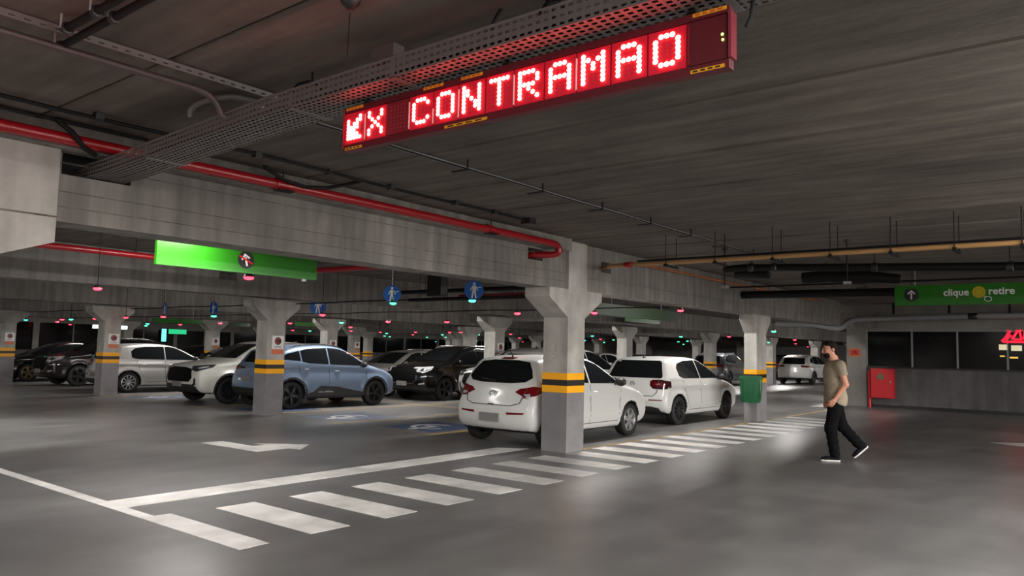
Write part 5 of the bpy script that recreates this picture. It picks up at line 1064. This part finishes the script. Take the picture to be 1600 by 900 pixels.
joined('t_shirt', [Sf.net(1)], M_SHIRT, man)
# trousers
Tf = Field((-.54, -.30, .03), (.30, .30, 1.02), .0115)
Tf.ell((-.045, 0, .93), (.132, .172, .12), .05)
for s in (1, -1): Tf.cone(HIP[s], KN[s], .108, .085, .04).cone(KN[s], tuple(Vector(KN[s]).lerp(Vector(AN[s]), .93)), .083, .074, .04)
Tf.d = Tf.d + .004 * np.sin(Tf.z * 60 + Tf.x * 25) * np.clip((.75 - Tf.z) / .3, 0, 1)
joined('trousers', [Tf.net(1)], M_TROUS, man)
# hair and beard hug the head
Hf = Field((-.13, -.12, 1.50), (.20, .12, 1.82), .0062); Hf.ell((.008, 0, 1.693), (.108, .083, .104), .03).cone((-.045, 0, 1.60), (-.04, 0, 1.66), .052, .05, .03)
line_ = np.maximum(1.735 - Hf.z, Hf.x - .075 - (Hf.z - 1.74) * .6); back = np.maximum(Hf.x - .022 + (Hf.z - 1.66) * -.35, 1.565 - Hf.z)
Hf.cut(np.minimum(np.maximum(Hf.x - .096, 1.712 - Hf.z + .20 * (Hf.x - .02)), back), .01); joined('hair', [nod(Hf.net(1))], M_HAIR, man)
Bf = Field((-.10, -.11, 1.50), (.20, .11, 1.76), .0062); Bf.ell((.058, 0, 1.613), (.076, .061, .078), .04).ell((.080, 0, 1.572), (.038, .040, .032), .03)
Bf.cut(np.maximum(Bf.z - 1.628 + .35 * np.clip(Bf.x - .06, 0, 1) - .9 * np.clip(.035 - Bf.x, 0, .06), -(Bf.x - .005)), .006); Bf.ell((.135, 0, 1.600), (.030, .020, .010), .004, 'sub').cut(1.535 - Bf.z, .01); joined('beard', [nod(Bf.net(1))], M_HAIR, man)
for s in (1, -1):
    e = MB().ball((.0985, s * .031, 1.678), .010, .010, .009, 12, 8).build('eye', M_WHITE, man, 60); e.data.transform(HP); q = MB().ball((.1065, s * .032, 1.678), .004, .0055, .0055, 8, 6).build('iris', M_HAIR, e, 60); q.data.transform(HP)
    q = MB().tube([(.116, s * .014, 1.699), (.114, s * .034, 1.704), (.100, s * .054, 1.697)], [.004, .0055, .003], 6).build('eyebrow', M_HAIR, man, 60); q.data.transform(HP)
# shoes
def shoe(heel, toe, y):
    u = Vector((toe[0] - heel[0], 0, toe[1] - heel[1])).normalized(); w = Vector((-u.z, 0, u.x)); Ln = .295
    f = Field((-.02, -.07, -.01), (.33, .07, .14), .0065); f.cone((.045, 0, .050), (.20, 0, .036), .042, .038, .03).cone((.20, 0, .034), (.245, 0, .032), .040, .034, .02).cone((.05, 0, .05), (.06, 0, .105), .042, .040, .03); f.cut(.016 - f.z).cut(f.z - .105)
    def T(V): return np.array([tuple(Vector((heel[0], y, heel[1])) + u * p[0] + Vector((0, p[1], 0)) + w * p[2]) for p in V])
    V, Q = f.net(1); joined('shoe', [(T(V), Q)], M_SHOE, man); sh = man.children[-1]
    g = Field((-.02, -.07, -.012), (.33, .07, .05), .006); g.cone((.045, 0, .02), (.20, 0, .02), .046, .043, .02).cone((.20, 0, .02), (.25, 0, .02), .043, .036, .02); g.cut(-g.z, .003).cut(g.z - .026, .003); V, Q = g.net(1); joined('sole', [(T(V), Q)], M_SOLE, bpy.data.objects[[o.name for o in COL.objects if o.name.startswith('shoe')][-1]])
shoe((-.075, .0), (.22, .0), .10); shoe((-.545, .215), (-.325, .018), -.10)
# ------------------------------------------------------------------ fluorescent battens
M_TUBE = mat('lit_tube', (0.9, 0.9, 0.9), 0.4, emit=(1.0, 0.96, 0.9), strength=3.0)
lamp_body = MB().prism([(-0.06, 0.0), (0.06, 0.0), (0.09, 0.07), (-0.09, 0.07)], 'x', -0.63, 0.63).mesh('housing')
lamp_tube = MB().tube([(-0.6, 0, -0.02), (0.6, 0, -0.02)], 0.014, 8).mesh('tube', 60)
lamp_rod = MB().tube([(-0.45, 0, 0.07), (-0.45, 0, 0.26)], 0.006, 6).tube([(0.45, 0, 0.07), (0.45, 0, 0.26)], 0.006, 6).mesh('rod', 60)
for (y, z, xs, watts0, where) in LAMP_ROWS:
    for x in xs:
        x, watts = x if isinstance(x, tuple) else (x, watts0)
        t = thing('tube_lamp', 'slim white fluorescent batten hung ' + where, 'lamp', (x, y, z), 0, 'fluorescent battens ' + where)
        link('housing', lamp_body, M_WHITE, t); link('tube', lamp_tube, M_TUBE, t); r = link('rod', lamp_rod, M_STEEL, t); r.scale = (1, 1, (CEIL - z - 0.07) / 0.19); r.location.z = 0.07 * (1 - r.scale.z)
        for s in (-1, 1):       # the tube throws its light to both sides below the housing
            ld = bpy.data.lights.new('tube_light', 'AREA'); ld.shape = 'RECTANGLE'; ld.size = 1.2; ld.size_y = 0.07; ld.energy = watts / 2; ld.color = LAMP_COLOR
            lo = bpy.data.objects.new('tube_light', ld); COL.objects.link(lo); lo.parent = t; lo.location = (0, s * 0.05, -0.045); lo.rotation_euler = (s * math.radians(26), 0, 0)
